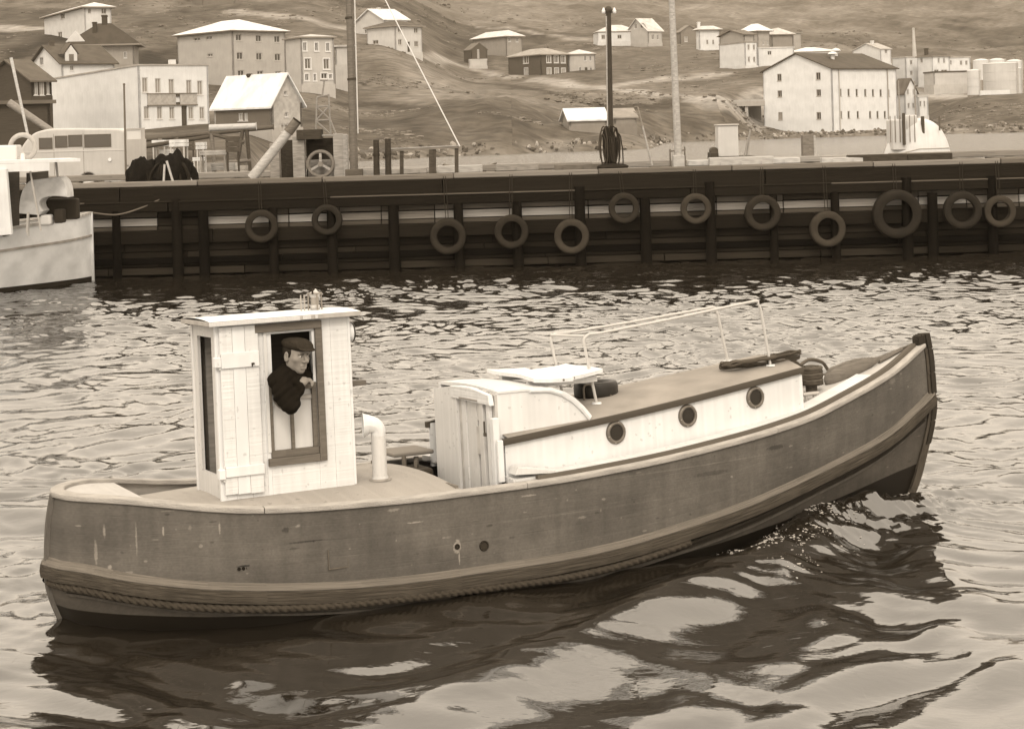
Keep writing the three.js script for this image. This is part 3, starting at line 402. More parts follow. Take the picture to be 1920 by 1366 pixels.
// ---------------------------------------------------------------- wheelhouse, cabin trunk and fittings of the motor boat
const white = mat(0.78, { t: 'paint', r: 0.9, rough: 0.6, b: 'woodB', br: 0.4, bry: 0.9, bs: 0.0025 }), whiteB = mat(0.7, { t: 'paint', r: 1.3, rough: 0.65 }), whiteC = mat(0.83, { t: 'paint', r: 0.6, rough: 0.55 });
const trimWood = mat(0.07, { t: 'wood', r: 2, ry: 5, rough: 0.6 }), varnish = mat(0.15, { t: 'wood', r: 2, ry: 5, rough: 0.55, b: 'woodB', br: 2, bry: 4, bs: 0.002 }), varnishV = mat(0.15, { t: 'wood', r: 4, ry: 2, rough: 0.55 }), liningWood = mat(0.1, { t: 'wood', r: 1, ry: 2 });  // the last one is dark-stained wood for the wheelhouse lining
{
  const house = sub('wheelhouse', boat), A = 1.05, Z = 1.995, N = 0.33, Fb = -0.27, y0 = 0.66, y1 = 1.872, th = 0.022;
  // near wall of upright boards, with the window cut in
  const wl = 1.4, wr = 1.742, wb = 0.97, wt = 1.81;
  for (const [a, b] of [[1.05, 1.148], [1.148, 1.262], [1.262, 1.37], [1.37, 1.4], [1.742, 1.86], [1.86, 1.995]]) P('wall_board', RB(a + 0.0004, b - 0.0004, y0 + 0.035, y1, N - th, N + 0.0015 * hash2(Math.round(a * 100), 1), 0.002), b - a > 0.1 ? white : whiteC, house);
  P('wall_board', RB(wl, wr, y0 + 0.035, wb, N - th, N, 0.002), white, house); P('wall_board', RB(wl, wr, wt, y1, N - th, N, 0.002), white, house);
  // far, fore and after walls
  P('far_wall', B(A, Z, y0, y1, Fb, Fb + th), white, house);
  P('front_wall', B(Z - th, Z, y0, y1, Fb + th, N - th), white, house);
  P('after_wall', [B(A, A + th, y0, 0.86, Fb + th, N - th), B(A, A + th, 1.79, y1, Fb + th, N - th), B(A, A + th, 0.86, 1.79, Fb + th, -0.145), B(A, A + th, 0.86, 1.79, 0.2, N - th)], mat(0.62, { t: 'paint', r: 0.9, rough: 0.65 }), house);
  P('corner_post', RB(A - 0.012, A + 0.03, y0 + 0.01, y1, N - 0.028, N + 0.004, 0.006), whiteC, house); P('corner_post', RB(A - 0.012, A + 0.03, y0 - 0.02, y1, Fb - 0.004, Fb + 0.03, 0.006), whiteB, house);
  P('corner_bead', RB(Z - 0.008, Z + 0.012, y0 + 0.05, y1, N - 0.012, N + 0.004, 0.004), whiteC, house);
  P('lining', [B(1.078, 1.965, 0.2, 0.26, -0.24, 0.3), B(1.09, 1.965, 1.83, 1.855, -0.24, 0.3), B(1.1, 1.395, 0.26, 1.83, 0.285, 0.305), B(1.75, 1.965, 0.26, 1.83, 0.285, 0.305), B(1.395, 1.75, 0.26, 0.94, 0.285, 0.305), B(1.1, 1.965, 0.26, 1.83, -0.245, -0.225), B(1.952, 1.968, 0.26, 1.83, -0.22, 0.28)], liningWood, house);
  P('lit_inside_board', RB(1.12, 1.3, 0.7, 1.78, -0.222, -0.2, 0.003), mat(0.3, { t: 'wood', r: 3, ry: 1 }), house);  // far-wall plank, paler than the lining: its light is put into the colour
  // roof with worn edge
  P('roof', grid(12, 12, (u, v) => V3(lerp(0.985, 2.065, u), 1.905 + 0.016 * (1 - Math.pow(2 * v - 1, 2)), lerp(-0.315, 0.405, v))), whiteC, house);
  P('roof_board', RB(0.985, 2.065, 1.873, 1.9045, -0.315, 0.405, 0.004), mat(0.38, { t: 'grime', r: 3, rough: 0.8 }), house);
  P('roof_edge', [RB(0.982, 1.62, 1.874, 1.9, 0.404, 0.412, 0.002), RB(1.64, 1.7, 1.876, 1.9, 0.404, 0.412, 0.002), RB(1.73, 1.75, 1.876, 1.9, 0.404, 0.412, 0.002)], mat(0.66, { t: 'paint', r: 4, rough: 0.7 }), house);
  // window: brown frame proud of the wall, white stops, lower sash with two pale panes
  const win = sub('window', boat);
  P('window_header', RB(1.312, 1.79, 1.806, 1.862, N + 0.002, N + 0.034, 0.004), varnish, win);
  P('window_jamb', RB(1.742, 1.793, 0.9, 1.805, N + 0.002, N + 0.026, 0.004), varnishV, win);
  P('window_jamb', RB(1.376, 1.4, 0.99, 1.805, N + 0.002, N + 0.01, 0.002), whiteB, win);
  P('window_sill', RB(1.374, 1.74, 0.9, 0.952, N + 0.002, N + 0.03, 0.004), varnish, win);
  P('window_stop', [RB(1.4, 1.432, 1.3, 1.79, 0.3, N - 0.002, 0.002), RB(1.722, 1.741, 1.44, 1.79, 0.29, N + 0.006, 0.002), RB(1.4, 1.741, 1.79, 1.809, 0.29, N + 0.004, 0.002)], whiteC, win);
  const sash = sub('lower_sash', boat);
  P('sash_rail', RB(1.4, 1.741, 1.398, 1.438, 0.296, N + 0.008, 0.003), varnish, sash); P('sash_rail', RB(1.4, 1.741, 0.953, 1.0, 0.296, N + 0.012, 0.003), varnish, sash);
  P('sash_stile', RB(1.4, 1.424, 1.0, 1.398, 0.296, N + 0.006, 0.003), varnishV, sash); P('sash_stile', RB(1.706, 1.741, 1.0, 1.398, 0.296, N + 0.006, 0.003), varnishV, sash);
  P('sash_bar', RB(1.55, 1.572, 1.0, 1.398, 0.3, N + 0.004, 0.003), varnishV, sash); P('sash_rail', RB(1.424, 1.706, 1.33, 1.36, 0.3, N - 0.002, 0.003), mat(0.4, { t: 'wood', r: 2, ry: 3 }), sash);
  for (const [a, b] of [[1.424, 1.55], [1.572, 1.706]]) P('pane', B(a, b, 1.0, 1.398, 0.302, 0.31), mat(0.66, { rough: 0.35, t: 'plaster', r: 1 }), sash);  // reflected sky is put into the panes as near-white colour
  // door swung back flat along the near wall
  const door = sub('door', boat);
  for (const [a, b, k] of [[1.062, 1.15, 0], [1.15, 1.238, 1], [1.238, 1.332, 2]]) P('door_board', RB(a + 0.0006, b - 0.0006, 0.745 - 0.004 * k, 1.862, N + 0.012, N + 0.03, 0.003), [white, whiteC, white][k], door);
  P('door_batten', RB(1.066, 1.33, 1.585, 1.69, N + 0.0305, N + 0.046, 0.005), whiteC, door); P('door_batten', RB(1.066, 1.336, 0.862, 0.93, N + 0.0305, N + 0.046, 0.005), whiteC, door);
  for (const y of [1.63, 0.885]) { P('hinge', RB(1.02, 1.066, y - 0.035, y + 0.035, N - 0.01, N + 0.046, 0.008), whiteC, door); P('hinge_pin', rod(V3(1.058, y - 0.05, N + 0.03), V3(1.058, y + 0.05, N + 0.03), 0.008), whiteB, door); }
  const latch = P('latch', [RB(1.272, 1.292, 1.6, 1.612, N + 0.046, N + 0.062, 0.003), RB(1.272, 1.279, 1.585, 1.612, N + 0.05, N + 0.06, 0.003)], mat(0.03, { rough: 0.5 }), door);
  // head lamp on the roof, bracket and searchlight at the front wall
  const lamp = sub('masthead_lantern', boat), lx = 1.84, lz = 0.1, ly = 1.921;
  P('lantern_body', [lathe([[0, 0], [0.035, 0], [0.035, 0.03], [0.026, 0.034], [0.026, 0.085], [0.036, 0.09], [0.036, 0.118], [0.02, 0.13], [0.012, 0.145], [0, 0.147]], 18).translate(lx, ly, lz)], mat(0.5, { rough: 0.5 }), lamp);
  P('lantern_glass', new THREE.CylinderGeometry(0.029, 0.029, 0.05, 18).translate(lx, ly + 0.06, lz), mat(0.25, { rough: 0.1 }), lamp);
  for (const [dx, dz] of [[-0.05, 0], [0.05, 0], [0, 0.05], [0, -0.05]]) P('guard_wire', rod(V3(lx + dx, ly - 0.006, lz + dz), V3(lx + dx * 0.95, ly + 0.115, lz + dz * 0.95), 0.006, 0.006, 8), mat(0.2, { rough: 0.5 }), lamp);
  P('guard_ring', torus(0.05, 0.005, 24, 6).rotateX(Math.PI / 2).translate(lx, ly + 0.115, lz), mat(0.22, { rough: 0.5 }), lamp);
  for (const dx of [-0.11, -0.085]) P('lantern_bracket', rod(V3(lx + dx, ly - 0.006, lz + 0.02), V3(lx + dx, ly + 0.11, lz + 0.02), 0.005, 0.005, 8), mat(0.3, { rough: 0.5 }), lamp);
  P('bracket_hook', tube([V3(lx - 0.03, ly + 0.11, lz + 0.045), V3(lx - 0.03, ly + 0.135, lz + 0.045), V3(lx - 0.015, ly + 0.148, lz + 0.045)], 0.007, 10, 6), mat(0.03), lamp);
  const sl = sub('searchlight', boat); P('lamp_shell', lathe([[0, -0.02], [0.04, -0.015], [0.062, 0.01], [0.066, 0.03], [0.058, 0.034], [0, 0.03]], 24).rotateZ(-Math.PI / 2).translate(2.01, 1.755, 0.27), whiteC, sl); P('lamp_rim', torus(0.064, 0.006, 28, 8).rotateY(Math.PI / 2).translate(2.042, 1.755, 0.27), mat(0.02, { rough: 0.3 }), sl); P('lamp_arm', rod(V3(1.98, 1.755, 0.27), V3(2.0, 1.755, 0.27), 0.014), whiteB, sl);
  const br = sub('shelf_bracket', boat); P('shelf', RB(1.998, 2.2, 1.36, 1.395, 0.02, 0.1, 0.004), varnish, br); P('shelf_stay', bar(V3(2.0, 1.44, 0.02), V3(2.17, 1.402, 0.02), 0.012, 0.012), mat(0.03), br);
  // cowl ventilators
  const cowl = (name, x, z, h, turn, m) => {
    const v = sub(name, boat), yb = 0.715; P('cowl_pipe', lathe([[0.06, 0], [0.058, 0.02], [0.052, 0.025], [0.052, h * 0.6], [0.051, h * 0.8], [0.05, h * 0.9]], 24).translate(x, yb, z), m, v);
    const path = [V3(0, h * 0.86, 0), V3(0, h * 0.98, 0), V3(-0.02, h * 1.06, 0), V3(-0.06, h * 1.1, 0), V3(-0.105, h * 1.1, 0)], c = new THREE.CatmullRomCurve3(path), up = V3(0, 0, 1), rad = spl([0, 0.35, 0.7, 1], [0.05, 0.054, 0.064, 0.086]);
    const g = grid(20, 20, (u, w) => { const p = c.getPoint(u), d = c.getTangent(u), s = d.clone().cross(up).normalize(), a = w * 2 * Math.PI, r = rad(u); return p.clone().addScaledVector(up, Math.cos(a) * r).addScaledVector(s, Math.sin(a) * r); });
    g.rotateY(turn).translate(x, yb, z); P('cowl_mouth', g, new THREE.MeshPhysicalMaterial({ color: S(0.78), roughness: 0.55, map: rep(T.paint, 2, 2), side: THREE.DoubleSide }), v); P('cowl_flange', new THREE.CylinderGeometry(0.075, 0.08, 0.012, 24).translate(x, yb + 0.002, z), mat(0.3, { t: 'grime', r: 3 }), v);
  };
  cowl('cowl_ventilator', 2.2, 0.28, 0.35, -0.28, mat(0.62, { t: 'paint', r: 2, rough: 0.6 })); cowl('cowl_ventilator', 2.08, -0.08, 0.34, -0.5, mat(0.66, { t: 'paint', r: 2, rough: 0.6 }));
}
{
  // cabin trunk
  const s0 = 2.99, s1 = 5.68, bw = (s) => lerp(0.68, 0.44, (s - 2.97) / 2.7), yT = (s) => lerp(0.945, 1.185, (s - 2.97) / 2.6) + 0.02 * Math.sin(Math.PI * (s - 2.97) / 2.6) * -1, trunk = sub('cabin_trunk', boat);
  for (const side of [1, -1]) {
    P('trunk_side', [grid(30, 1, (u, v) => { const s = lerp(s0, s1, u); return V3(s, lerp(sheerY(s) - 0.03, yT(s), v), side * bw(s)); }), grid(30, 1, (u, v) => { const s = lerp(s0, s1, u); return V3(s, lerp(sheerY(s) - 0.03, yT(s), v), side * (bw(s) - 0.03)); })], mat(0.8, { t: 'paint', r: 0.7, rough: 0.55, side: THREE.DoubleSide }), trunk);
    P('trunk_trim', sweep((u) => { const s = lerp(s0 - 0.02, s1 + 0.015, u); return { p: V3(s, yT(s), side * bw(s)), out: V3(0, 0, side) }; }, [[-0.01, 0.01], [0.024, 0.01], [0.03, 0.0], [0.028, -0.034], [-0.01, -0.036]], 30), trimWood, trunk, true);
    P('trunk_bead', sweep((u) => { const s = lerp(s0 + 0.05, s1, u); return { p: V3(s, sheerY(s) + 0.02, side * bw(s)), out: V3(0, 0, side) }; }, [[-0.01, 0.02], [0.012, 0.015], [0.02, -0.015], [-0.01, -0.02]], 30), whiteB, trunk, true);
  }
  P('trunk_roof', grid(24, 16, (u, v) => { const s = lerp(s0 + 0.02, s1 + 0.01, u), q = 2 * v - 1; return V3(s, yT(s) + 0.012 + 0.07 * (1 - q * q), q * (bw(s) + 0.012)); }, (u, v, p) => [p.x, p.z]), mat(0.27, { t: 'grime', r: 0.7, rough: 0.9, side: THREE.DoubleSide }), trunk, true);
  P('trunk_front', [grid(1, 12, (u, v) => { const q = 2 * v - 1, b = bw(s1); return V3(s1 - 0.002, lerp(sheerY(s1) - 0.03, yT(s1) + 0.01 + 0.07 * (1 - q * q), u), q * b); })], mat(0.75, { t: 'paint', r: 0.7, rough: 0.6, side: THREE.DoubleSide }), trunk);
  P('corner_post', RB(s1 - 0.02, s1 + 0.012, sheerY(s1) - 0.03, yT(s1) - 0.045, bw(s1) - 0.02, bw(s1) + 0.006, 0.004), whiteC, trunk);
  for (const side of [1, -1]) for (const [s, y] of [[3.925, 0.897], [4.575, 0.95], [5.22, 1.022]]) {
    const o = sub('porthole', boat); o.position.set(s, y, side * (bw(s) + 0.001)); o.rotation.y = side > 0 ? Math.atan((0.68 - 0.44) / 2.6) : Math.PI - Math.atan((0.68 - 0.44) / 2.6);
    P('porthole_rim', lathe([[0.058, 0.0], [0.058, 0.014], [0.064, 0.02], [0.074, 0.02], [0.08, 0.015], [0.084, 0.008], [0.086, 0]], 32).rotateX(Math.PI / 2), mat(0.15, { rough: 0.45, metal: 0.35, t: 'grime', r: 4 }), o);
    P('porthole_glass', new THREE.CircleGeometry(0.059, 28).translate(0, 0, 0.006), new THREE.MeshPhysicalMaterial({ color: S(0.02), roughness: 0.12, ior: 1.5, specularIntensity: 0.5 }), o);
    for (let k = 0; k < 6; k++) P('bolt', new THREE.CylinderGeometry(0.004, 0.004, 0.006, 6).rotateX(Math.PI / 2).translate(0.076 * Math.cos(k * 1.047 + 0.3), 0.076 * Math.sin(k * 1.047 + 0.3), 0.02), mat(0.3, { rough: 0.4 }), o);
  }
  // companion hood over the after end, with its bulkhead
  const hood = sub('companion_hood', boat), outline = [[2.985, 0.9], [2.985, 1.262], [3.2, 1.262], [3.4, 1.248], [3.5, 1.212], [3.58, 1.16], [3.65, 1.095], [3.71, 1.02], [3.735, 0.96], [3.735, 0.9]];
  P('hood_side', plate(outline, 0.025, 0.003).translate(0, 0, 0.575), mat(0.76, { t: 'paint', r: 0.8, rough: 0.6 }), hood); P('hood_side', plate(outline, 0.025, 0.003).translate(0, 0, -0.43), mat(0.76, { t: 'paint', r: 0.8, rough: 0.6 }), hood);
  P('hood_cover', sweep((u) => { const k = u * (outline.length - 3), i = Math.min(outline.length - 4, Math.floor(k)) + 1, f = k - (i - 1); return { p: V3(lerp(outline[i][0], outline[i + 1][0], f), lerp(outline[i][1], outline[i + 1][1], f), 0), out: V3(0, 0, 1), up: V3(0, 1, 0) }; }, [[-0.44, 0], [-0.44, 0.016], [-0.2, 0.03], [0.08, 0.036], [0.36, 0.03], [0.612, 0.014], [0.612, 0]], 40), mat(0.72, { t: 'paint', r: 0.9, rough: 0.6, side: THREE.DoubleSide }), hood, true);
  P('hood_edge', sweep((u) => { const k = 2.2 + u * (outline.length - 5.2), i = Math.min(outline.length - 2, Math.floor(k)), f = k - i; return { p: V3(lerp(outline[i][0], outline[i + 1][0], f), lerp(outline[i][1], outline[i + 1][1], f), 0.612), out: V3(0, 0, 1), up: V3(0.6, 0.8, 0) }; }, [[-0.02, 0.024], [0.008, 0.024], [0.012, 0.0], [0.004, -0.014], [-0.02, -0.014]], 30), whiteC, hood, true);
  // bulkhead boards
  const topY = (b) => 1.285 - 0.16 * Math.pow(b - 0.16, 2) ;
  const bh = sub('bulkhead', boat), board = (a, b, y0, x0, x1, m, dy = 0) => P('bulkhead_board', plate([[a, y0], [b, y0], [b, topY(b) + dy], [a, topY(a) + dy]], x1 - x0, 0.002).rotateY(-Math.PI / 2).translate(x1, 0, 0), m, bh);
  board(-0.39, 0.02, 0.2, 2.925, 2.955, mat(0.7, { t: 'paint', r: 0.7, rough: 0.7 })); board(0.025, 0.075, 0.2, 2.945, 2.965, mat(0.5, { t: 'grime', r: 3 })); board(0.08, 0.15, 0.2, 2.94, 2.965, whiteB); board(0.155, 0.32, 0.2, 2.95, 2.97, mat(0.66, { t: 'paint', r: 1.4, rough: 0.7 })); board(0.4, 0.47, 0.2, 2.965, 2.985, mat(0.5, { t: 'grime', r: 2 })); board(0.515, 0.6, 0.2, 2.965, 2.985, mat(0.5, { t: 'grime', r: 2 }));
  P('bulkhead_head', plate([[-0.05, 1.2], [0.62, 1.19], [0.6, 1.255], [0.3, 1.288], [0.1, 1.285], [-0.05, 1.277]], 0.03, 0.004).rotateY(-Math.PI / 2).translate(2.945, 0, 0), white, bh);
  P('head_groove', RB(2.908, 2.918, 1.2, 1.212, 0.1, 0.42, 0.003), mat(0.3, { t: 'wood', r: 3 }), bh);
  P('door_post', RB(2.925, 2.956, 0.55, 1.2, 0.4, 0.47, 0.006), mat(0.62, { t: 'paint', r: 2, rough: 0.7 }), bh); P('door_post', RB(2.93, 2.96, 0.6, 1.2, 0.515, 0.565, 0.006), mat(0.74, { t: 'paint', r: 2, rough: 0.7 }), bh); P('door_post', RB(2.915, 2.965, 0.62, 1.1, 0.605, 0.66, 0.006), whiteC, bh); P('door_post', RB(2.92, 2.965, 0.66, 0.95, 0.685, 0.71, 0.004), whiteC, bh);
  P('door_leaf', RB(2.935, 2.95, 0.82, 1.02, 0.33, 0.39, 0.003), mat(0.5, { t: 'grime', r: 2 }), bh); P('door_leaf', RB(2.95, 2.97, 1.055, 1.27, 0.322, 0.393, 0.003), mat(0.6, { t: 'paint', r: 1.4 }), bh);
  P('hasp', [rod(V3(2.875, 1.08, 0.6), V3(2.875, 1.0, 0.6), 0.007), RB(2.87, 2.885, 0.975, 1.0, 0.585, 0.615, 0.003)], mat(0.04, { rough: 0.4 }), bh);
  P('step_board', plate([[3.0, 0.72], [3.3, 0.7], [3.3, 0.716], [3.02, 0.765]], 0.12, 0.003).translate(0, 0, 0.7), whiteB, bh);
  // hand rail on the trunk roof
  const rail = sub('hand_rail', boat), rm = mat(0.52, { rough: 0.35, t: 'paint', r: 3 }), rr = 0.0112, foot = (s, b) => V3(s, yT(s) + 0.012 + 0.07 * (1 - Math.pow(b / bw(s), 2)), b);
  const side = (b, a0, a1, f0, f1) => tube([a0, a0.clone().lerp(a1, 0.5), a0.clone().lerp(a1, 0.86), a1.clone().add(V3(0.012, -0.02, 0)), a1.clone().add(V3(0.055, 0.012, 0)), a1.clone().lerp(f1, 0.1), a1.clone().lerp(f1, 0.5), f1.clone().add(V3(-0.06, 0.004, 0)), f1.clone().add(V3(-0.012, -0.02, 0)), f1.clone().lerp(f0, 0.14), f1.clone().lerp(f0, 0.5), f0], rr, 150, 10, 0.3);
  P('rail_tube', side(0.3, foot(3.94, 0.3), V3(3.85, 1.585, 0.3), foot(5.5, 0.3), V3(5.43, 1.735, 0.3)), rm, rail); P('rail_tube', side(-0.22, foot(3.93, -0.22), V3(3.84, 1.57, -0.22), foot(5.44, -0.22), V3(5.36, 1.675, -0.22)), rm, rail);
  P('cross_bar', rod(V3(3.865, 1.587, 0.3), V3(3.855, 1.572, -0.22), rr), rm, rail);
  for (const [s, b] of [[3.94, 0.3], [3.93, -0.22], [5.5, 0.3], [5.44, -0.22]]) { const f = foot(s, b); P('rail_foot', new THREE.CylinderGeometry(0.035, 0.038, 0.012, 16).translate(f.x, f.y + 0.004, f.z), whiteC, rail); }
  // fairlead at the bow and a small bollard abaft the rope
  P('samson_post', rod(V3(6.05, 0.88, 0.05), V3(6.05, 1.17, 0.05), 0.045, 0.05, 14), mat(0.08, { t: 'wood', r: 2, ry: 1 }), boat);
  P('deck_cleat', [RB(5.82, 5.98, 0.955, 0.985, 0.22, 0.265, 0.012), rod(V3(5.86, 0.87, 0.242), V3(5.86, 0.96, 0.242), 0.016), rod(V3(5.94, 0.87, 0.242), V3(5.94, 0.96, 0.242), 0.016)], mat(0.4, { rough: 0.35, metal: 0.4 }), boat);
}
// ---------------------------------------------------------------- loose things on the boat
function aboard(name, label, category, x, y, z, turn = 0) { const o = thing(name, label, category), p = V3(x, y, z).applyMatrix4(boatFrame); o.position.copy(p); o.quaternion.setFromRotationMatrix(boatFrame).multiply(new THREE.Quaternion().setFromAxisAngle(V3(0, 1, 0), turn)); return o; }
{
  const lid = aboard('hatch_lid', 'warped white hatch board lying loose on top of the companion hood', 'hatch lid', 3.63, 1.272, 0.1, 0.0), lb = mat(0.82, { t: 'paint', r: 1, rough: 0.6, side: THREE.DoubleSide });
  lid.quaternion.multiply(new THREE.Quaternion().setFromAxisAngle(V3(1, 0, 0), 0.05));
  const warp = (x, z) => 0.045 + 0.2 * x * x - 0.03 * z * z + 0.012 * Math.sin(z * 6);
  for (const [a, b, z0, z1, k] of [[-0.3, 0.02, -0.4, 0.4, 0], [0.024, 0.32, -0.34, 0.36, 1]]) { const top = grid(14, 14, (u, v) => { const x = lerp(a, b, u), z = lerp(z0 + 0.05 * k, z1 - 0.06 * k * u, v); return V3(x, warp(x, z) + 0.012, z); }), bot = grid(14, 14, (u, v) => { const x = lerp(a, b, u), z = lerp(z0 + 0.05 * k, z1 - 0.06 * k * u, v); return V3(x, warp(x, z) - 0.014, z); }), edge = (f) => grid(14, 1, (u, v) => { const [x, z] = f(u); return V3(x, warp(x, z) + lerp(-0.014, 0.012, v), z); }); P('lid_board', [top, bot, edge((u) => [lerp(a, b, u), z1 - 0.06 * k * u]), edge((u) => [lerp(a, b, u), z0 + 0.05 * k]), edge((u) => [a, lerp(z0 + 0.05 * k, z1, u)]), edge((u) => [b, lerp(z0 + 0.05 * k, z1 - 0.06 * k, u)])], lb, lid); }
  for (const x of [-0.06, 0.05]) P('nail_head', new THREE.CylinderGeometry(0.008, 0.008, 0.01, 8).rotateX(Math.PI / 2).translate(x, warp(x, 0.38), x < 0.02 ? 0.4 : 0.36 - 0.06 * x / 0.3), mat(0.1), lid);
  P('lid_batten', [RB(-0.27, 0.3, -0.012, 0.03, 0.2, 0.25, 0.004), RB(-0.27, 0.3, -0.012, 0.03, -0.25, -0.2, 0.004)], whiteB, lid);
  const tyre = aboard('cabin_roof_tyre', 'black car tyre lying on the cabin roof behind the rail leg', 'tyre', 4.1, 1.082, 0.0, 0.2); P('tyre', tyreGeo(0.17, 0.13, 36).rotateX(Math.PI / 2).translate(0, 0.068, 0), mat(0.014, { rough: 0.45, t: 'grime', r: 2 }), tyre); P('tie_rope', tube([V3(-0.2, 0.0, 0.1), V3(-0.17, 0.12, 0.08), V3(-0.05, 0.08, 0.14), V3(0.04, -0.005, 0.18)], 0.008, 24, 6), mat(0.1), tyre);
  // coil of heavy rope drawn out over the fore end of the roof
  const coil = aboard('rope_coil', 'long flattened coil of dark rope across the fore end of the cabin roof', 'rope', 5.38, 1.215, 0.02, 0.0), ropeM = [mat(0.06, { t: 'grime', r: 6, rough: 0.95 }), mat(0.09, { t: 'grime', r: 6, rough: 0.95 })], rc = rng(12);
  for (let k = 0; k < 7; k++) { const o = (k - 3) * 0.014, pts = []; for (let i = 0; i <= 30; i++) { const a = i / 30 * 2 * Math.PI, x = 0.1 + 0.36 * Math.cos(a) + 0.02 * rc(), z = (0.07 + 0.008 * k) * Math.sin(a) + o * 0.5; pts.push(V3(x, 0.016 + 0.011 * k * (0.6 + 0.4 * Math.cos(a + k)) + 0.012 * rc() + 0.06 * smooth(0.1, 0.5, x) * 0.2, z + 0.16)); } P('rope_turn', tube(pts, 0.011, 90, 6), ropeM[k % 2], coil); }
  for (let k = 0; k < 6; k++) { const pts = []; for (let i = 0; i <= 24; i++) { const a = i / 24 * 2 * Math.PI; pts.push(V3(0.67 + 0.085 * Math.cos(a), -0.19 + 0.024 * k + 0.008 * rc(), 0.03 + 0.085 * Math.sin(a))); } P('rope_turn', tube(pts, 0.017, 60, 6), ropeM[k % 2], coil); }
  P('rope_tail', tube([V3(0.3, 0.03, 0.1), V3(0.5, 0.0, 0.06), V3(0.62, -0.04, -0.04), V3(0.8, -0.02, -0.16), V3(0.98, -0.06, -0.24), V3(1.05, -0.13, -0.26)], 0.015, 40, 6), ropeM[1], coil);
  // broad wooden blade on the fore deck
  const oar = aboard('oar_blade', 'broad weathered wooden oar blade lying on the fore deck by the stem', 'oar', 6.47, 1.02, 0.0, 0.0), om = mat(0.2, { t: 'wood', r: 2, ry: 6, rough: 0.8, b: 'woodB', br: 2, bry: 6, bs: 0.004 });
  const bl = grid(40, 20, (u, w) => { const x = lerp(-0.26, 0.62, u), e = Math.sqrt(Math.max(0, Math.min(1, (x + 0.26) / 0.1))) * (x < 0.05 ? 1 : lerp(1, 0.14, smooth(0.05, 0.62, x))), a = w * 2 * Math.PI; return V3(x * 0.76 - 0.06, 0.055 + 0.085 * e * Math.cos(a) + 0.17 * x, 0.05 * e * Math.sin(a)); });
  P('blade', bl, om, oar); P('loom', rod(V3(0.3, 0.12, 0), V3(0.56, 0.2, -0.01), 0.022, 0.018, 10), om, oar);
}
// ---------------------------------------------------------------- the helmsman: a distance field of tapered bones, meshed as one surface
function surfaceNet(f, lo, hi, cell) {
  const n = [0, 1, 2].map((k) => Math.ceil((hi[k] - lo[k]) / cell) + 1), idx = (i, j, k) => (k * n[1] + j) * n[0] + i, val = new Float32Array(n[0] * n[1] * n[2]);
  for (let k = 0; k < n[2]; k++) for (let j = 0; j < n[1]; j++) for (let i = 0; i < n[0]; i++) val[idx(i, j, k)] = f(lo[0] + i * cell, lo[1] + j * cell, lo[2] + k * cell);
  const vid = new Int32Array(val.length).fill(-1), pos = [], C = [[0, 0, 0], [1, 0, 0], [0, 1, 0], [1, 1, 0], [0, 0, 1], [1, 0, 1], [0, 1, 1], [1, 1, 1]], E = [[0, 1], [2, 3], [4, 5], [6, 7], [0, 2], [1, 3], [4, 6], [5, 7], [0, 4], [1, 5], [2, 6], [3, 7]];
  for (let k = 0; k < n[2] - 1; k++) for (let j = 0; j < n[1] - 1; j++) for (let i = 0; i < n[0] - 1; i++) {
    const v = C.map(([a, b, c]) => val[idx(i + a, j + b, k + c)]); let m = 0, x = 0, y = 0, z = 0;
    for (const [a, b] of E) if ((v[a] < 0) !== (v[b] < 0)) { const t = v[a] / (v[a] - v[b]); x += lerp(C[a][0], C[b][0], t); y += lerp(C[a][1], C[b][1], t); z += lerp(C[a][2], C[b][2], t); m++; }
    if (m) { vid[idx(i, j, k)] = pos.length / 3; pos.push(lo[0] + (i + x / m) * cell, lo[1] + (j + y / m) * cell, lo[2] + (k + z / m) * cell); }
  }
  const tri = [], quad = (a, b, c, d, flip) => { if (a < 0 || b < 0 || c < 0 || d < 0) return; flip ? tri.push(a, c, b, a, d, c) : tri.push(a, b, c, a, c, d); };
  for (let k = 1; k < n[2] - 1; k++) for (let j = 1; j < n[1] - 1; j++) for (let i = 1; i < n[0] - 1; i++) {
    const a = val[idx(i, j, k)] < 0;
    if (a !== (val[idx(i + 1, j, k)] < 0)) quad(vid[idx(i, j - 1, k - 1)], vid[idx(i, j, k - 1)], vid[idx(i, j, k)], vid[idx(i, j - 1, k)], !a);
    if (a !== (val[idx(i, j + 1, k)] < 0)) quad(vid[idx(i - 1, j, k - 1)], vid[idx(i, j, k - 1)], vid[idx(i, j, k)], vid[idx(i - 1, j, k)], a);
    if (a !== (val[idx(i, j, k + 1)] < 0)) quad(vid[idx(i - 1, j - 1, k)], vid[idx(i, j - 1, k)], vid[idx(i, j, k)], vid[idx(i - 1, j, k)], !a);
  }
  const g = new THREE.BufferGeometry(); g.setAttribute('position', new THREE.Float32BufferAttribute(pos, 3)); g.setIndex(tri);
  const nor = new Float32Array(pos.length), e = cell * 0.5;
  for (let i = 0; i < pos.length; i += 3) { const [x, y, z] = [pos[i], pos[i + 1], pos[i + 2]]; const d = V3(f(x + e, y, z) - f(x - e, y, z), f(x, y + e, z) - f(x, y - e, z), f(x, y, z + e) - f(x, y, z - e)).normalize(); nor.set([d.x, d.y, d.z], i); }
  g.setAttribute('normal', new THREE.BufferAttribute(nor, 3)); return g;
}
const smin = (a, b, k) => { const h = Math.max(k - Math.abs(a - b), 0) / k; return Math.min(a, b) - h * h * k * 0.25; }, smax = (a, b, k) => -smin(-a, -b, k);
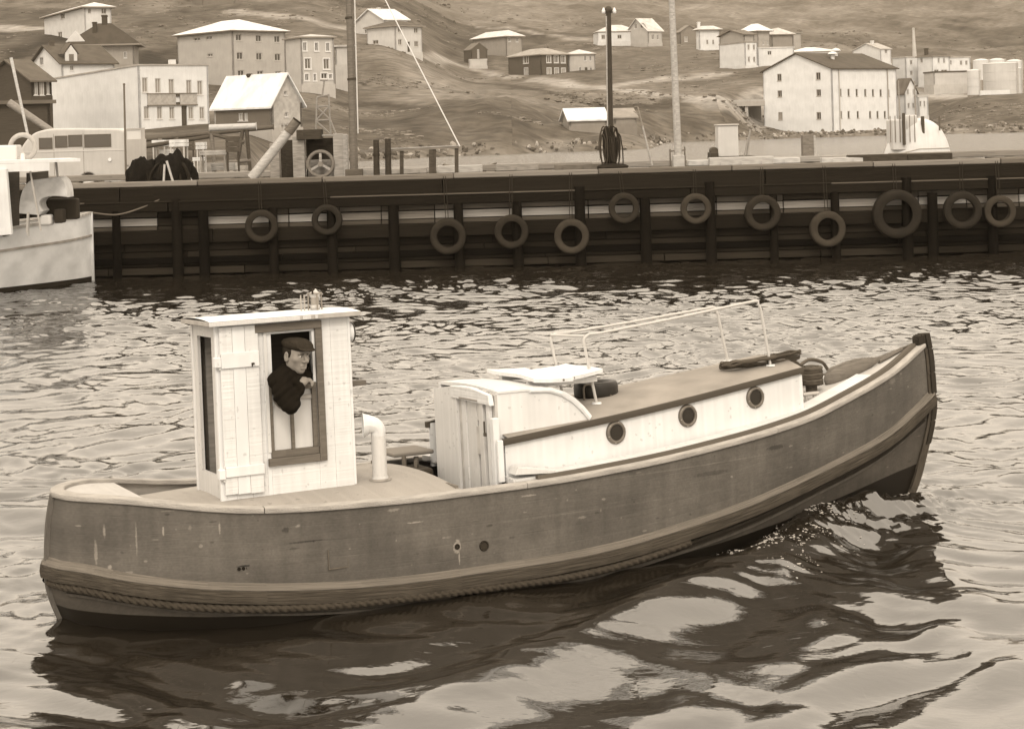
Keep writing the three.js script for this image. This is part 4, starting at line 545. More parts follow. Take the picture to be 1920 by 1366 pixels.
function bone(p, q, r0, r1) { const [ax, ay, az] = p, bx = q[0] - ax, by = q[1] - ay, bz = q[2] - az, L = bx * bx + by * by + bz * bz || 1e-9; return (x, y, z) => { const t = clamp(((x - ax) * bx + (y - ay) * by + (z - az) * bz) / L); return Math.hypot(x - ax - t * bx, y - ay - t * by, z - az - t * bz) - lerp(r0, r1, t); }; }
const ell = (c, r) => (x, y, z) => { const a = (x - c[0]) / r[0], b = (y - c[1]) / r[1], d = (z - c[2]) / r[2], k0 = Math.hypot(a, b, d), k1 = Math.hypot(a / r[0], b / r[1], d / r[2]); return k1 < 1e-9 ? -Math.min(...r) : k0 * (k0 - 1) / k1; };
const blend = (fs, k) => (x, y, z) => { let d = fs[0](x, y, z); for (let i = 1; i < fs.length; i++) d = smin(d, fs[i](x, y, z), k); return d; };
{
  const person = aboard('person', 'man in flat cap and black jersey leaning from the wheelhouse window', 'person', 0, 0, 0);
  // head in its own axes: x to his left, y up, z ahead
  const fwd = V3(0.38, -0.1, 0.92).normalize(), lx = V3(0, 1, 0).cross(fwd).normalize(), up = fwd.clone().cross(lx).normalize().applyAxisAngle(fwd, -0.06), HC = V3(1.585, 1.636, 0.395);
  const headM = new THREE.Matrix4().makeBasis(up.clone().cross(fwd).normalize(), up, fwd).setPosition(HC), toHead = headM.clone().invert().elements;
  const skull = blend([ell([0, 0.032, -0.012], [0.074, 0.088, 0.095]), ell([0, -0.038, 0.022], [0.055, 0.078, 0.066]), ell([0, -0.096, 0.056], [0.022, 0.019, 0.024]), ell([0.043, -0.055, 0.002], [0.02, 0.03, 0.028]), ell([-0.043, -0.055, 0.002], [0.02, 0.03, 0.028]), bone([0, -0.07, -0.022], [0, -0.17, -0.06], 0.05, 0.056)], 0.03);
  const cheeks = blend([ell([0.044, -0.018, 0.054], [0.018, 0.014, 0.018]), ell([-0.044, -0.018, 0.054], [0.018, 0.014, 0.018])], 0.02), brow = bone([-0.04, 0.024, 0.078], [0.04, 0.024, 0.078], 0.011, 0.011), nose = blend([bone([0, 0.016, 0.086], [0, -0.026, 0.113], 0.008, 0.014), ell([0.012, -0.032, 0.099], [0.009, 0.008, 0.01]), ell([-0.012, -0.032, 0.099], [0.009, 0.008, 0.01])], 0.01);
  const lips = blend([bone([-0.02, -0.061, 0.084], [0.02, -0.061, 0.084], 0.007, 0.007), bone([-0.016, -0.075, 0.083], [0.016, -0.075, 0.083], 0.008, 0.008)], 0.006), mouth = bone([-0.024, -0.0675, 0.094], [0.024, -0.0675, 0.094], 0.0035, 0.0035), sock = blend([ell([0.032, 0.004, 0.094], [0.019, 0.013, 0.017]), ell([-0.032, 0.004, 0.094], [0.019, 0.013, 0.017])], 0.003);
  const ear = (s) => blend([ell([s * 0.079, -0.006, -0.012], [0.009, 0.034, 0.02]), ell([s * 0.076, -0.028, -0.004], [0.009, 0.012, 0.01])], 0.01), earHole = (s) => ell([s * 0.088, -0.004, -0.008], [0.007, 0.02, 0.011]);
  const earL = ear(1), earR = ear(-1), holeL = earHole(1), holeR = earHole(-1);
  const faceD = (x, y, z) => { let d = skull(x, y, z); d = smin(d, cheeks(x, y, z), 0.04); d = smin(d, brow(x, y, z), 0.018); d = smax(d, -sock(x, y, z), 0.01); d = smin(d, nose(x, y, z), 0.012); d = smin(d, lips(x, y, z), 0.012); d = smax(d, -mouth(x, y, z), 0.006); d = smin(d, Math.max(earL(x, y, z), -holeL(x, y, z)), 0.006); return smin(d, Math.max(earR(x, y, z), -holeR(x, y, z)), 0.006); };
  const inHead = (f) => (x, y, z) => f(toHead[0] * x + toHead[4] * y + toHead[8] * z + toHead[12], toHead[1] * x + toHead[5] * y + toHead[9] * z + toHead[13], toHead[2] * x + toHead[6] * y + toHead[10] * z + toHead[14]);
  const head = surfaceNet(faceD, [-0.1, -0.16, -0.12], [0.1, 0.135, 0.135], 0.0032).applyMatrix4(headM);
  // right hand, laid over the sash rail
  const wrist = [1.6, 1.436, 0.452], wristIn = [1.578, 1.436, 0.452], palm = blend([bone(wrist, [1.632, 1.462, 0.432], 0.024, 0.027), bone([1.625, 1.452, 0.455], [1.652, 1.463, 0.42], 0.02, 0.017), bone([1.632, 1.466, 0.425], [1.662, 1.466, 0.4], 0.018, 0.014)], 0.02);
  const fingers = []; for (let k = 0; k < 4; k++) { const t = k / 3, kx = lerp(1.656, 1.66, t), ky = lerp(1.463, 1.471, t), kz = lerp(0.432, 0.382, t), L = [0.026, 0.031, 0.03, 0.024][3 - k]; fingers.push(blend([bone([kx - 0.02, ky, kz], [kx + L * 0.9, ky - 0.004, kz - 0.002], 0.0105, 0.0095), bone([kx + L * 0.9, ky - 0.004, kz - 0.002], [kx + L * 1.35, ky - 0.02, kz + 0.001], 0.0095, 0.0085), bone([kx + L * 1.35, ky - 0.02, kz + 0.001], [kx + L * 1.2, ky - 0.036, kz + 0.004], 0.0085, 0.0075)], 0.004)); }
  const thumb = blend([bone([1.62, 1.45, 0.41], [1.645, 1.445, 0.392], 0.013, 0.011), bone([1.645, 1.445, 0.392], [1.67, 1.446, 0.378], 0.011, 0.009)], 0.006);
  const handD = (x0, y, z) => { const x = 1.62 + (x0 + 0.02 - 1.62) / 1.12; let d = palm(x, y, z); for (const f of fingers) d = smin(d, f(x, y, z), 0.005); return smin(d, thumb(x, y, z), 0.008); };
  const hand = surfaceNet(handD, [1.53, 1.39, 0.34], [1.75, 1.51, 0.5], 0.003);
  // second hand stays inside on the wheel
  const palm2 = blend([bone([1.64, 1.18, 0.12], [1.66, 1.2, 0.06], 0.024, 0.028), ...[0, 1, 2, 3].map((k) => blend([bone([1.645 + 0.012 * k, 1.21, 0.06], [1.65 + 0.012 * k, 1.215, 0.02], 0.01, 0.009), bone([1.65 + 0.012 * k, 1.215, 0.02], [1.65 + 0.012 * k, 1.185, 0.008], 0.009, 0.008)], 0.004)), bone([1.64, 1.2, 0.08], [1.625, 1.22, 0.04], 0.011, 0.009)], 0.006);
  const hand2 = surfaceNet(palm2, [1.58, 1.13, -0.03], [1.74, 1.26, 0.17], 0.004);
  // limbs and trunk under the clothes
  const core = blend([bone([1.5, 1.02, 0.0], [1.53, 1.38, 0.27], 0.1, 0.1), bone([1.53, 1.38, 0.27], [1.555, 1.52, 0.345], 0.1, 0.06), bone([1.52, 1.46, 0.34], [1.445, 1.475, 0.42], 0.06, 0.05), bone([1.445, 1.475, 0.42], [1.492, 1.325, 0.49], 0.042, 0.03), bone([1.492, 1.325, 0.49], wristIn, 0.03, 0.022), bone([1.57, 1.48, 0.32], [1.655, 1.49, 0.25], 0.06, 0.05), bone([1.655, 1.49, 0.25], [1.7, 1.26, 0.18], 0.045, 0.036), bone([1.7, 1.26, 0.18], [1.64, 1.18, 0.12], 0.036, 0.024), bone([1.46, 1.0, 0.06], [1.44, 0.62, 0.12], 0.085, 0.055), bone([1.44, 0.62, 0.12], [1.42, 0.32, 0.0], 0.055, 0.04), bone([1.56, 1.0, 0.06], [1.6, 0.62, 0.12], 0.085, 0.055), bone([1.6, 0.62, 0.12], [1.6, 0.32, 0.0], 0.055, 0.04)], 0.04);
  const torso = surfaceNet(core, [1.3, 0.26, -0.08], [1.8, 1.6, 0.6], 0.013);
  const skinM = new THREE.MeshPhysicalMaterial({ color: S(0.24), roughness: 0.65, specularIntensity: 0.4, map: rep(T.plaster, 9, 9), bumpMap: rep(T.grimeB, 30, 30), bumpScale: 0.0008 });
  P('body', [head, hand, hand2, torso], skinM, person);
  // jersey: a looser skin over trunk and arms, creased at elbow and shoulder
  const fold = (x, y, z) => 0.0065 * Math.sin(44 * y + 30 * x + 9 * z + 2 * Math.sin(20 * x)) * Math.sin(19 * z - 27 * x) + 0.006 * Math.pow(Math.abs(Math.sin(52 * y - 38 * x - 20 * z + 4)), 3) - 0.002;
  const coatD = blend([bone([1.5, 0.98, -0.02], [1.53, 1.36, 0.2], 0.125, 0.12), bone([1.53, 1.4, 0.27], [1.535, 1.475, 0.36], 0.115, 0.1), bone([1.545, 1.5, 0.345], [1.57, 1.568, 0.358], 0.085, 0.062), bone([1.535, 1.475, 0.36], [1.452, 1.48, 0.42], 0.085, 0.07), bone([1.45, 1.478, 0.425], [1.458, 1.4, 0.465], 0.07, 0.066), bone([1.458, 1.4, 0.465], [1.492, 1.312, 0.5], 0.07, 0.052), bone([1.492, 1.312, 0.5], [1.575, 1.424, 0.455], 0.056, 0.042), bone([1.57, 1.47, 0.33], [1.665, 1.475, 0.27], 0.088, 0.075), bone([1.66, 1.48, 0.26], [1.7, 1.26, 0.18], 0.066, 0.05), bone([1.7, 1.26, 0.18], [1.645, 1.19, 0.13], 0.05, 0.036)], 0.035);
  const coat = surfaceNet((x, y, z) => Math.max(coatD(x, y, z) + fold(x, y, z), 0.9 - y, bone([1.57, 1.56, 0.36], [1.6, 1.72, 0.42], 0.05, 0.06)(x, y, z) * -1 - 0.0), [1.3, 0.88, -0.1], [1.82, 1.66, 0.62], 0.0085);
  P('jersey', coat, new THREE.MeshPhysicalMaterial({ color: S(0.01), roughness: 1, specularIntensity: 0.1, bumpMap: rep(T.grimeB, 14, 14), bumpScale: 0.003 }), person);
  const legsD = blend([bone([1.46, 1.0, 0.06], [1.44, 0.62, 0.12], 0.1, 0.075), bone([1.44, 0.62, 0.12], [1.42, 0.34, 0.0], 0.075, 0.07), bone([1.56, 1.0, 0.06], [1.6, 0.62, 0.12], 0.1, 0.075), bone([1.6, 0.62, 0.12], [1.6, 0.34, 0.0], 0.075, 0.07)], 0.03);
  P('trousers', surfaceNet(legsD, [1.3, 0.27, -0.12], [1.75, 1.12, 0.24], 0.014), mat(0.03, { rough: 0.95 }), person);
  for (const x of [1.42, 1.6]) P('boot', surfaceNet(blend([bone([x, 0.33, -0.01], [x, 0.3, 0.0], 0.05, 0.05), bone([x, 0.298, 0.0], [x + 0.01, 0.29, 0.14], 0.045, 0.034)], 0.03), [x - 0.1, 0.22, -0.1], [x + 0.12, 0.4, 0.22], 0.012), mat(0.02, { rough: 0.5 }), person);
  // flat cap with its peak, hair, brows, eyes
  const capShape = (x, y0, z) => { const y = y0 + 0.15 * z, yy = y - 0.12 * z; let d = ell([0, 0.082, -0.004], [0.085, 0.036, 0.106])(x, yy, z); d = smin(d, ell([0, 0.066, -0.012], [0.083, 0.03, 0.1])(x, yy + 0.36 * z * 0.3, z), 0.03); d = smin(d, ell([0, 0.094, 0.062], [0.07, 0.02, 0.062])(x, y + 0.1 * z, z), 0.04); return Math.max(d, 0.044 - y - 0.18 * z * (z > 0 ? 0.2 : -0.3)) + 0.0012 * Math.sin(90 * x) * Math.sin(80 * z); };
  const peakShape = (x, y, z) => ell([0, 0.064, 0.1], [0.07, 0.008, 0.05])(x, y + 0.38 * (z - 0.1) + 1.6 * x * x, z);
  const wool = new THREE.MeshPhysicalMaterial({ color: S(0.032), roughness: 1, specularIntensity: 0.1, map: rep(T.grime, 14, 14), bumpMap: rep(T.grimeB, 22, 22), bumpScale: 0.002 });
  const capO = P('flat_cap', surfaceNet((x, y, z) => smin(capShape(x, y, z), peakShape(x, y, z), 0.008), [-0.12, 0.01, -0.14], [0.12, 0.16, 0.17], 0.0042).applyMatrix4(headM), wool, person);
  P('hair', surfaceNet((x, y, z) => Math.max(ell([0, 0.03, -0.016], [0.0775, 0.092, 0.096])(x, y, z), -0.035 - y - 0.25 * z, z - 0.018 - 0.35 * (y > 0.02 ? 0.02 : y), y - 0.085) + 0.0012 * Math.sin(160 * y) * Math.sin(140 * x), [-0.1, -0.1, -0.13], [0.1, 0.1, 0.06], 0.004).applyMatrix4(headM), mat(0.018, { rough: 0.8 }), person);
  for (const s of [1, -1]) {
    P('eyebrow', surfaceNet(bone([s * 0.014, 0.019, 0.0905], [s * 0.05, 0.018, 0.077], 0.0048, 0.0032), [Math.min(s * 0.002, s * 0.062), 0.005, 0.06], [Math.max(s * 0.002, s * 0.062), 0.035, 0.11], 0.0025).applyMatrix4(headM), mat(0.04), person);
    const eye = sub('eye', person); P('eyeball', new THREE.SphereGeometry(0.0115, 16, 12).translate(s * 0.032, 0.003, 0.0755).applyMatrix4(headM), mat(0.42, { rough: 0.25 }), eye); P('iris', new THREE.SphereGeometry(0.0052, 12, 8).translate(s * 0.032 + 0.002, 0.003, 0.083).applyMatrix4(headM), mat(0.03, { rough: 0.2 }), eye); P('eyelid', surfaceNet(bone([s * 0.021, 0.01, 0.084], [s * 0.043, 0.009, 0.08], 0.0042, 0.004), [Math.min(s * 0.01, s * 0.055), 0.0, 0.065], [Math.max(s * 0.01, s * 0.055), 0.02, 0.1], 0.0025).applyMatrix4(headM), skinM, eye);
  }
}
// ---------------------------------------------------------------- the town: houses on the far shore and up the hill
const render = (v, o = {}) => mat(v, { t: 'plaster', r: 0.22, rough: 0.9, side: THREE.DoubleSide, ...o });
const tin = (v) => mat(v, { t: 'grime', r: 0.2, rough: 0.75, side: THREE.DoubleSide });
const glassDark = new THREE.MeshPhysicalMaterial({ color: S(0.03), roughness: 0.15 }), glassMid = new THREE.MeshPhysicalMaterial({ color: S(0.09), roughness: 0.2 }), glassPale = new THREE.MeshPhysicalMaterial({ color: S(0.26), roughness: 0.35 });
// A wall with real window openings: width w, profile of top heights, holes [u0, v0, u1, v1]
function wallGeo(w, top, holes, deep) {
  const s = new THREE.Shape(); s.moveTo(0, -deep); s.lineTo(w, -deep); for (const [u, v] of top) s.lineTo(u, v); s.closePath();
  for (const [a, b, c, d] of holes) { const h = new THREE.Path(); h.moveTo(a, b); h.lineTo(a, d); h.lineTo(c, d); h.lineTo(c, b); h.closePath(); s.holes.push(h); }
  return new THREE.ExtrudeGeometry(s, { depth: 0.22, bevelEnabled: false }).translate(0, 0, -0.22);
}
/* A house measured in the photograph: lx, cx, rx are the picture columns of its left edge, near corner and right edge, base and eave the rows at the near corner, D its distance,
   yaw the turn of the right face. win: windows as [face, x0, y0, x1, y1, kind]. Only these sizes come from the picture; the house stands where it is, with four walls. */
function house(o) {
  const th = o.yaw ?? 0.75, k = o.D / F, al = (o.lx - PX) / F, ac = (o.cx - PX) / F, ar = (o.rx - PX) / F, W = o.D * (ar - ac) / (Math.cos(th) - ar * Math.sin(th)), L = o.lx < o.cx - 2 && th > 0.2 ? o.D * (ac - al) / (Math.sin(th) + al * Math.cos(th)) : (o.deep ?? 7), Hh = (o.base - o.eave) * k, sunk = o.sunk ?? 4;
  const p = at(o.cx, o.base, o.D), t = thing(o.name, o.label, 'house', o.group, p, -th * 0 + 0); t.userData.category = o.category ?? 'house'; t.rotation.y = th * 1;
  // local: x along the right face, z towards the viewer; the near corner is the origin, the house goes to -z
  const wm = render(o.wall, o.wallT ?? {}), sm = o.sideWall ? render(o.sideWall) : wm, rise = (o.rise ?? 0) * k, ov = o.over ?? 0.35;
  const yaw = (x) => x; const conv = (face, x0, y0, x1, y1) => { const sh = (px) => (px - o.cx) * ROLL; const v1 = (o.base - y0 - sh((x0 + x1) / 2)) * k, v0 = (o.base - y1 - sh((x0 + x1) / 2)) * k; return face === 'R' ? [(x0 - o.cx) / (o.rx - o.cx) * W, v0, (x1 - o.cx) / (o.rx - o.cx) * W, v1] : [(x0 - o.lx) / (o.cx - o.lx) * L, v0, (x1 - o.lx) / (o.cx - o.lx) * L, v1]; };
  const holes = { R: [], L: [] }, wins = []; for (const [f, x0, y0, x1, y1, kind] of o.win ?? []) { const h = conv(f, x0, y0, x1, y1), w = f === 'R' ? W : L; h[0] = Math.max(0.08, h[0]); h[2] = Math.min(w - 0.08, h[2]); if (h[2] - h[0] < 0.15) continue; holes[f].push(h); wins.push([f, h, kind]); }
  const gableR = o.roof === 'gableR', gableL = o.roof === 'gableL', shed = o.roof === 'shed', hr = Hh + (o.lean ?? 0) * k;
  const flatTop = (w, a = Hh, b = Hh) => [[w, b], [0, a]];
  const topR = gableR ? [[W, Hh], [W / 2, Hh + rise], [0, Hh]] : flatTop(W, Hh, hr), topL = gableL ? [[L, Hh], [L / 2, Hh + rise], [0, Hh]] : shed ? [[L, Hh], [0, Hh - rise]] : flatTop(L);
  P('wall', wallGeo(W, topR, holes.R, sunk), wm, t);
  const lw = wallGeo(L, topL, holes.L, sunk).translate(-L, 0, 0).rotateY(-Math.PI / 2); P('wall', lw, sm, t);
  const backTop = shed ? flatTop(W, Hh - rise, Hh - rise) : topR.map(([u, v]) => [u, v]);
  P('wall', wallGeo(W, backTop, [], sunk).translate(0, 0, -L + 0.22), wm, t);
  P('wall', wallGeo(L, topL, [], sunk).translate(-L, 0, 0).rotateY(-Math.PI / 2).translate(W - 0.22, 0, 0), sm, t);
  // windows: reveal, frame and pane
  for (const [f, h, kind] of wins) {
    const w = sub(kind === 'door' ? 'door' : 'window', t), place = (g) => f === 'R' ? g : g.translate(-L, 0, 0).rotateY(-Math.PI / 2), [a, b, c, d] = h, fr = Math.min(0.09, (c - a) * 0.16), fm = mat(o.frame ?? 0.6, { rough: 0.8 });
    if (kind === 'door') { P('door_leaf', place(B(a, c, b, d, -0.2, -0.14)), mat(o.doorTone ?? 0.08, { t: 'wood', r: 1, ry: 0.5 }), w); continue; }
    P('pane', place(B(a, c, b, d, -0.2, -0.17)), kind === 'pale' ? glassPale : kind === 'mid' ? glassMid : glassDark, w);
    P('frame', [place(B(a, a + fr, b, d, -0.165, -0.06)), place(B(c - fr, c, b, d, -0.165, -0.06)), place(B(a + fr, c - fr, b, b + fr, -0.165, -0.06)), place(B(a + fr, c - fr, d - fr, d, -0.165, -0.06)), ...(kind === 'slit' ? [] : [place(B((a + c) / 2 - fr / 3, (a + c) / 2 + fr / 3, b + fr, d - fr, -0.165, -0.08))])], fm, w);
    if (o.surround) P('surround', [place(B(a - 0.1, a, b - 0.1, d + 0.1, 0.002, 0.05)), place(B(c, c + 0.1, b - 0.1, d + 0.1, 0.002, 0.05)), place(B(a, c, d, d + 0.12, 0.002, 0.05)), place(B(a - 0.14, c + 0.14, b - 0.12, b - 0.002, 0.004, 0.1))], mat(o.surround, { rough: 0.85 }), w);
    else P('sill', place(B(a - 0.05, c + 0.05, b - 0.07, b - 0.004, -0.05, 0.06)), fm, w);
  }
  // roof
  const rm = tin(o.roofTone ?? 0.1), x0 = -ov, x1 = W + ov, z0 = -L - ov, z1 = ov, yE = Hh - 0.02, tri = (pts) => { const g = new THREE.BufferGeometry(); g.setAttribute('position', new THREE.Float32BufferAttribute(pts.flatMap((q) => q), 3)); g.computeVertexNormals(); return g; };
  const quad = (a, b, c, d) => tri([a, b, c, a, c, d]), lift = (q, d = 0.16) => [q[0], q[1] + d, q[2]];
  const slope = (name, a, b, c, d, m = rm) => { const up = [a, b, c, d].map((q) => lift(q)), list = [quad(a, b, c, d), quad(...up), quad(a, b, up[1], up[0]), quad(b, c, up[2], up[1]), quad(c, d, up[3], up[2]), quad(d, a, up[0], up[3])]; return P(name, list, m, t); };
  let roof;
  if (gableL) { const zc = -L / 2, dz = L / 2 + ov, ye = yE - rise * ov / (L / 2), yr = Hh + rise; roof = slope('roof', [x0, ye, z1], [x1, ye, z1], [x1, yr, zc], [x0, yr, zc]); slope('roof', [x0, yr, zc], [x1, yr, zc], [x1, ye, z0], [x0, ye, z0]); }
  else if (gableR) { const xc = W / 2, ye = yE - rise * ov / (W / 2), yr = Hh + rise; roof = slope('roof', [x0, ye, z1], [xc, yr, z1], [xc, yr, z0], [x0, ye, z0]); slope('roof', [xc, yr, z1], [x1, ye, z1], [x1, ye, z0], [xc, yr, z0]); }
  else if (o.roof === 'hip') { const r = Math.min(W, L) / 2, a = [x0, yE, z1], b = [x1, yE, z1], c = [x1, yE, z0], d = [x0, yE, z0], yr = Hh + rise, e = W > L ? [r, yr, -L / 2] : [W / 2, yr, -r], f = W > L ? [W - r, yr, -L / 2] : [W / 2, yr, -L + r]; roof = P('roof', W > L ? [tri([a, b, f, a, f, e]), tri([b, c, f]), tri([c, d, e, c, e, f]), tri([d, a, e])] : [tri([a, b, e]), tri([b, c, f, b, f, e]), tri([c, d, f]), tri([d, a, e, d, e, f])], rm, t); P('eaves', B(x0, x1, yE - 0.2, yE - 0.002, z0, z1), mat(o.eaves ?? 0.2, { rough: 0.9 }), t); }
  else if (shed) { roof = slope('roof', [-0.1, Hh + 0.004, 0.1], [W + 0.1, Hh + 0.004, 0.1], [W + 0.1, Hh - rise + 0.004, -L - 0.1], [-0.1, Hh - rise + 0.004, -L - 0.1]); }
  else roof = P('roof', B(x0, x1, Hh, Hh + 0.25, z0, z1), rm, t);
  for (const [u, v, w, h, tone] of o.chimney ?? []) P('chimney', [B(u * W - w / 2, u * W + w / 2, Hh, Hh + rise + h, -v * L - w / 2, -v * L + w / 2), B(u * W - w / 2 - 0.06, u * W + w / 2 + 0.06, Hh + rise + h - 0.2, Hh + rise + h - 0.05, -v * L - w / 2 - 0.06, -v * L + w / 2 + 0.06)], render(tone ?? 0.3), t);
  P('plinth', [B(-0.04, W + 0.04, -sunk, 0.35, -0.1, 0.05), B(-0.05, 0.1, -sunk, 0.35, -L, -0.1)], render(o.plinth ?? o.wall * 0.9), t);
  t.userData.size = undefined; delete t.userData.size;
  return { t, W, L, Hh, rise, k };
}
const row = (f, xs, w, y0, y1, kind) => xs.map((x) => [f, x, y0, x + w, y1, kind]);
const town = 'houses of the town';
const hotel = house({ name: 'flat_roofed_building', label: 'large white flat-roofed building with a long sign band, behind the van', category: 'building', lx: 95, cx: 262, rx: 393, base: 248, eave: 123, D: 180, yaw: 0.7, wall: 0.8, roof: 'shed', rise: 13, roofTone: 0.35, plinth: 0.7, frame: 0.5,
  win: [...[268, 292, 317, 350, 371].map((x, i) => ['R', x, 145 + i * 0.9, x + 10.5, 173 + i * 0.9, 'pale']), ...[270, 294, 317, 353, 374].map((x) => ['R', x, 199, x + 10, 223, 'pale']), ['R', 340, 197, 350.5, 242, 'door']] });
{ // the sign band over the ground floor, in two boards, its lettering too worn to read
  const { t, W, k } = hotel, X = (px) => (px - 262) / 131 * W, sign = sub('sign_band', t), y0 = (248 - 195.5) * k - 0.08, y1 = (248 - 175) * k - 0.08;
  P('sign_board', B(X(277), X(329), y0, y1, 0.01, 0.14), mat(0.36, { t: 'grime', r: 0.8 }), sign); P('sign_board', B(X(337), X(369), y0 - 0.05, y1 - 0.08, 0.01, 0.14), mat(0.38, { t: 'grime', r: 0.8 }), sign);
  P('sign_rail', [B(X(276), X(370), y1 - 0.02, y1 + 0.08, 0.01, 0.18), B(X(276), X(370), y0 - 0.1, y0, 0.01, 0.18)], mat(0.14), sign); P('sign_post', [B(X(330), X(336), y0, y0 + 0.25, 0.01, 0.16), B(X(330), X(336), y1 - 0.28, y1 - 0.03, 0.01, 0.16)], mat(0.06), sign);
  P('chimney', B(X(332), X(341), 6.7, 7.5, -1.6, -1.0), render(0.7), t);
}
house({ name: 'apartment_house', label: 'tall pale block with white hipped roof and three rows of windows', lx: 335, cx: 438, rx: 537, base: 172, eave: 56, D: 240, yaw: 0.78, wall: 0.42, roof: 'hip', rise: 25, roofTone: 0.8, over: 0.6, eaves: 0.12, group: town, frame: 0.4,
  win: [...row('R', [444, 481, 516], 11, 63, 76), ...row('R', [445, 481, 516], 11.5, 97, 111), ...row('R', [446, 482, 516], 12, 131, 145), ['L', 366, 65, 379, 72], ['L', 389, 64, 401, 71], ['L', 391, 98, 401, 104]] });
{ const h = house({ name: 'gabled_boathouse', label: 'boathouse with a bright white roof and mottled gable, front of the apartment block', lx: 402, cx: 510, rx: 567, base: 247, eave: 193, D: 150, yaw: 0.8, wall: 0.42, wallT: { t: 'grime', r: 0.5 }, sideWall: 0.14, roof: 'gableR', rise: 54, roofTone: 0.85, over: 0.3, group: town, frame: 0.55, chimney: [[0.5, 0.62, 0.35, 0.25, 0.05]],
  win: [['L', 448, 211, 457, 226, 'pale'], ['L', 459, 211, 466, 226, 'pale'], ['R', 534, 210, 541, 219, 'mid'], ['R', 534, 170, 540, 178, 'mid'], ['R', 526, 232, 541, 246, 'pale']] }); }
house({ name: 'ornate_house', label: 'pale three-storey house with white trimmed windows beside the apartment block', lx: 537, cx: 566, rx: 628, base: 163, eave: 68, D: 230, yaw: 0.5, wall: 0.48, roof: 'hip', rise: 6, roofTone: 0.5, over: 0.35, group: town, surround: 0.7,
  win: [...row('R', [570, 592, 613], 6.5, 79, 95), ...row('R', [572, 607], 11.5, 109, 129, 'mid'), ['R', 572, 138, 579, 151], ['R', 588, 138, 593, 151], ['R', 602, 136, 614, 147], ['R', 617, 138, 623, 147]] });
house({ name: 'annex_shed', label: 'low plain pale annex beside the ornate house, behind the mast', lx: 628, cx: 629, rx: 664, base: 126, eave: 88, D: 246, yaw: 0.1, deep: 5, wall: 0.5, roof: 'flat', roofTone: 0.45, group: town });
house({ name: 'top_house', label: 'white two-storey house with thin hipped roof at the top left', lx: 84, cx: 160, rx: 210, base: 92, eave: 12, D: 285, yaw: 0.5, wall: 0.7, roof: 'hip', rise: 10, roofTone: 0.7, over: 0.7, group: town, frame: 0.5, win: [['L', 116, 15, 124, 26, 'mid'], ['R', 166, 15, 172, 25, 'mid'], ['R', 191, 14, 201, 25, 'mid'], ['L', 110, 50, 118, 62, 'mid']] });
{ const h = house({ name: 'big_gable_house', label: 'large dark-roofed house with broad gable and tall chimneys above the flat-roofed building', lx: 130, cx: 134, rx: 252, base: 128, eave: 84, D: 232, yaw: 0.12, deep: 6.4, wall: 0.3, roof: 'hip', rise: 42, roofTone: 0.055, over: 0.9, group: town, chimney: [[0.5, 0.5, 0.7, 1.1, 0.06], [0.36, 0.25, 0.55, 0.1, 0.05]], win: [['R', 232, 96, 238, 108, 'mid']] });
  P('dormer', [plate([[-1.3, 0], [1.3, 0], [0, 1.5]], 1.6).translate(0, 0, -1.6).translate(0.6, h.Hh + 0.35, 0.3)], render(0.66), h.t); }
{ const h = house({ name: 'white_gable_house', label: 'small white house with steep gable and dark roof above the flat building', lx: 57, cx: 116, rx: 215, base: 150, eave: 118, D: 214, yaw: 0.62, wall: 0.76, roof: 'gableL', rise: 36, roofTone: 0.08, over: 0.45, group: town, frame: 0.6, win: [['L', 74, 103, 82, 119, 'dark'], ['R', 131, 122, 138, 132, 'mid']], chimney: [[0.12, 0.5, 0.55, 0.7, 0.08]] });
  const d = sub('dormer', h.t); P('dormer_front', plate([[-0.75, -0.4], [0.75, -0.4], [0.75, 0.9], [0, 1.9], [-0.75, 0.9]], 0.2).translate(h.W * 0.2, h.Hh + 0.3, -0.5), render(0.66), d); P('dormer_roof', [plate([[-0.95, 0.8], [0, 2.05], [0, 2.2], [-1.05, 0.85]], 1.8).translate(h.W * 0.2, h.Hh + 0.3, -2.1), plate([[0.95, 0.8], [0, 2.05], [0, 2.2], [1.05, 0.85]], 1.8).translate(h.W * 0.2, h.Hh + 0.3, -2.1)], tin(0.08), d); P('dormer_pane', B(h.W * 0.2 - 0.3, h.W * 0.2 + 0.3, h.Hh + 0.2, h.Hh + 1.1, -0.29, -0.27), glassMid, d); }
house({ name: 'dark_shed', label: 'dark tarred shed with white window posts left of the flat-roofed building', lx: -30, cx: 60, rx: 97, base: 186, eave: 150, D: 176, yaw: 0.85, wall: 0.06, wallT: { t: 'wood', r: 0.4 }, roof: 'gableL', rise: 40, roofTone: 0.1, over: 0.4, group: town, frame: 0.6, win: [['R', 63, 152, 71, 178, 'mid'], ['R', 74, 152, 83, 178, 'pale'], ['R', 87, 152, 93, 176, 'mid']] });
house({ name: 'tarred_store', label: 'low dark store behind the white moored boat at the left edge', lx: -160, cx: -20, rx: 95, base: 262, eave: 196, D: 120, yaw: 0.5, wall: 0.07, wallT: { t: 'wood', r: 0.5 }, roof: 'flat', roofTone: 0.12, group: town, frame: 0.2 });
house({ name: 'hill_house', label: 'cream house with dark hipped roof on the hill right of the tall mast', lx: 689, cx: 742, rx: 792, base: 101, eave: 47, D: 300, yaw: 0.78, wall: 0.6, roof: 'hip', rise: 12, roofTone: 0.08, over: 0.5, group: town, frame: 0.45, win: [['R', 747, 50, 754, 60, 'mid'], ['R', 777, 50, 785, 60, 'mid'], ['R', 747, 73, 754, 84, 'mid'], ['R', 777, 75, 785, 86, 'mid'], ['R', 764, 77, 769, 99, 'door'], ['L', 699, 73, 710, 81, 'mid']] });
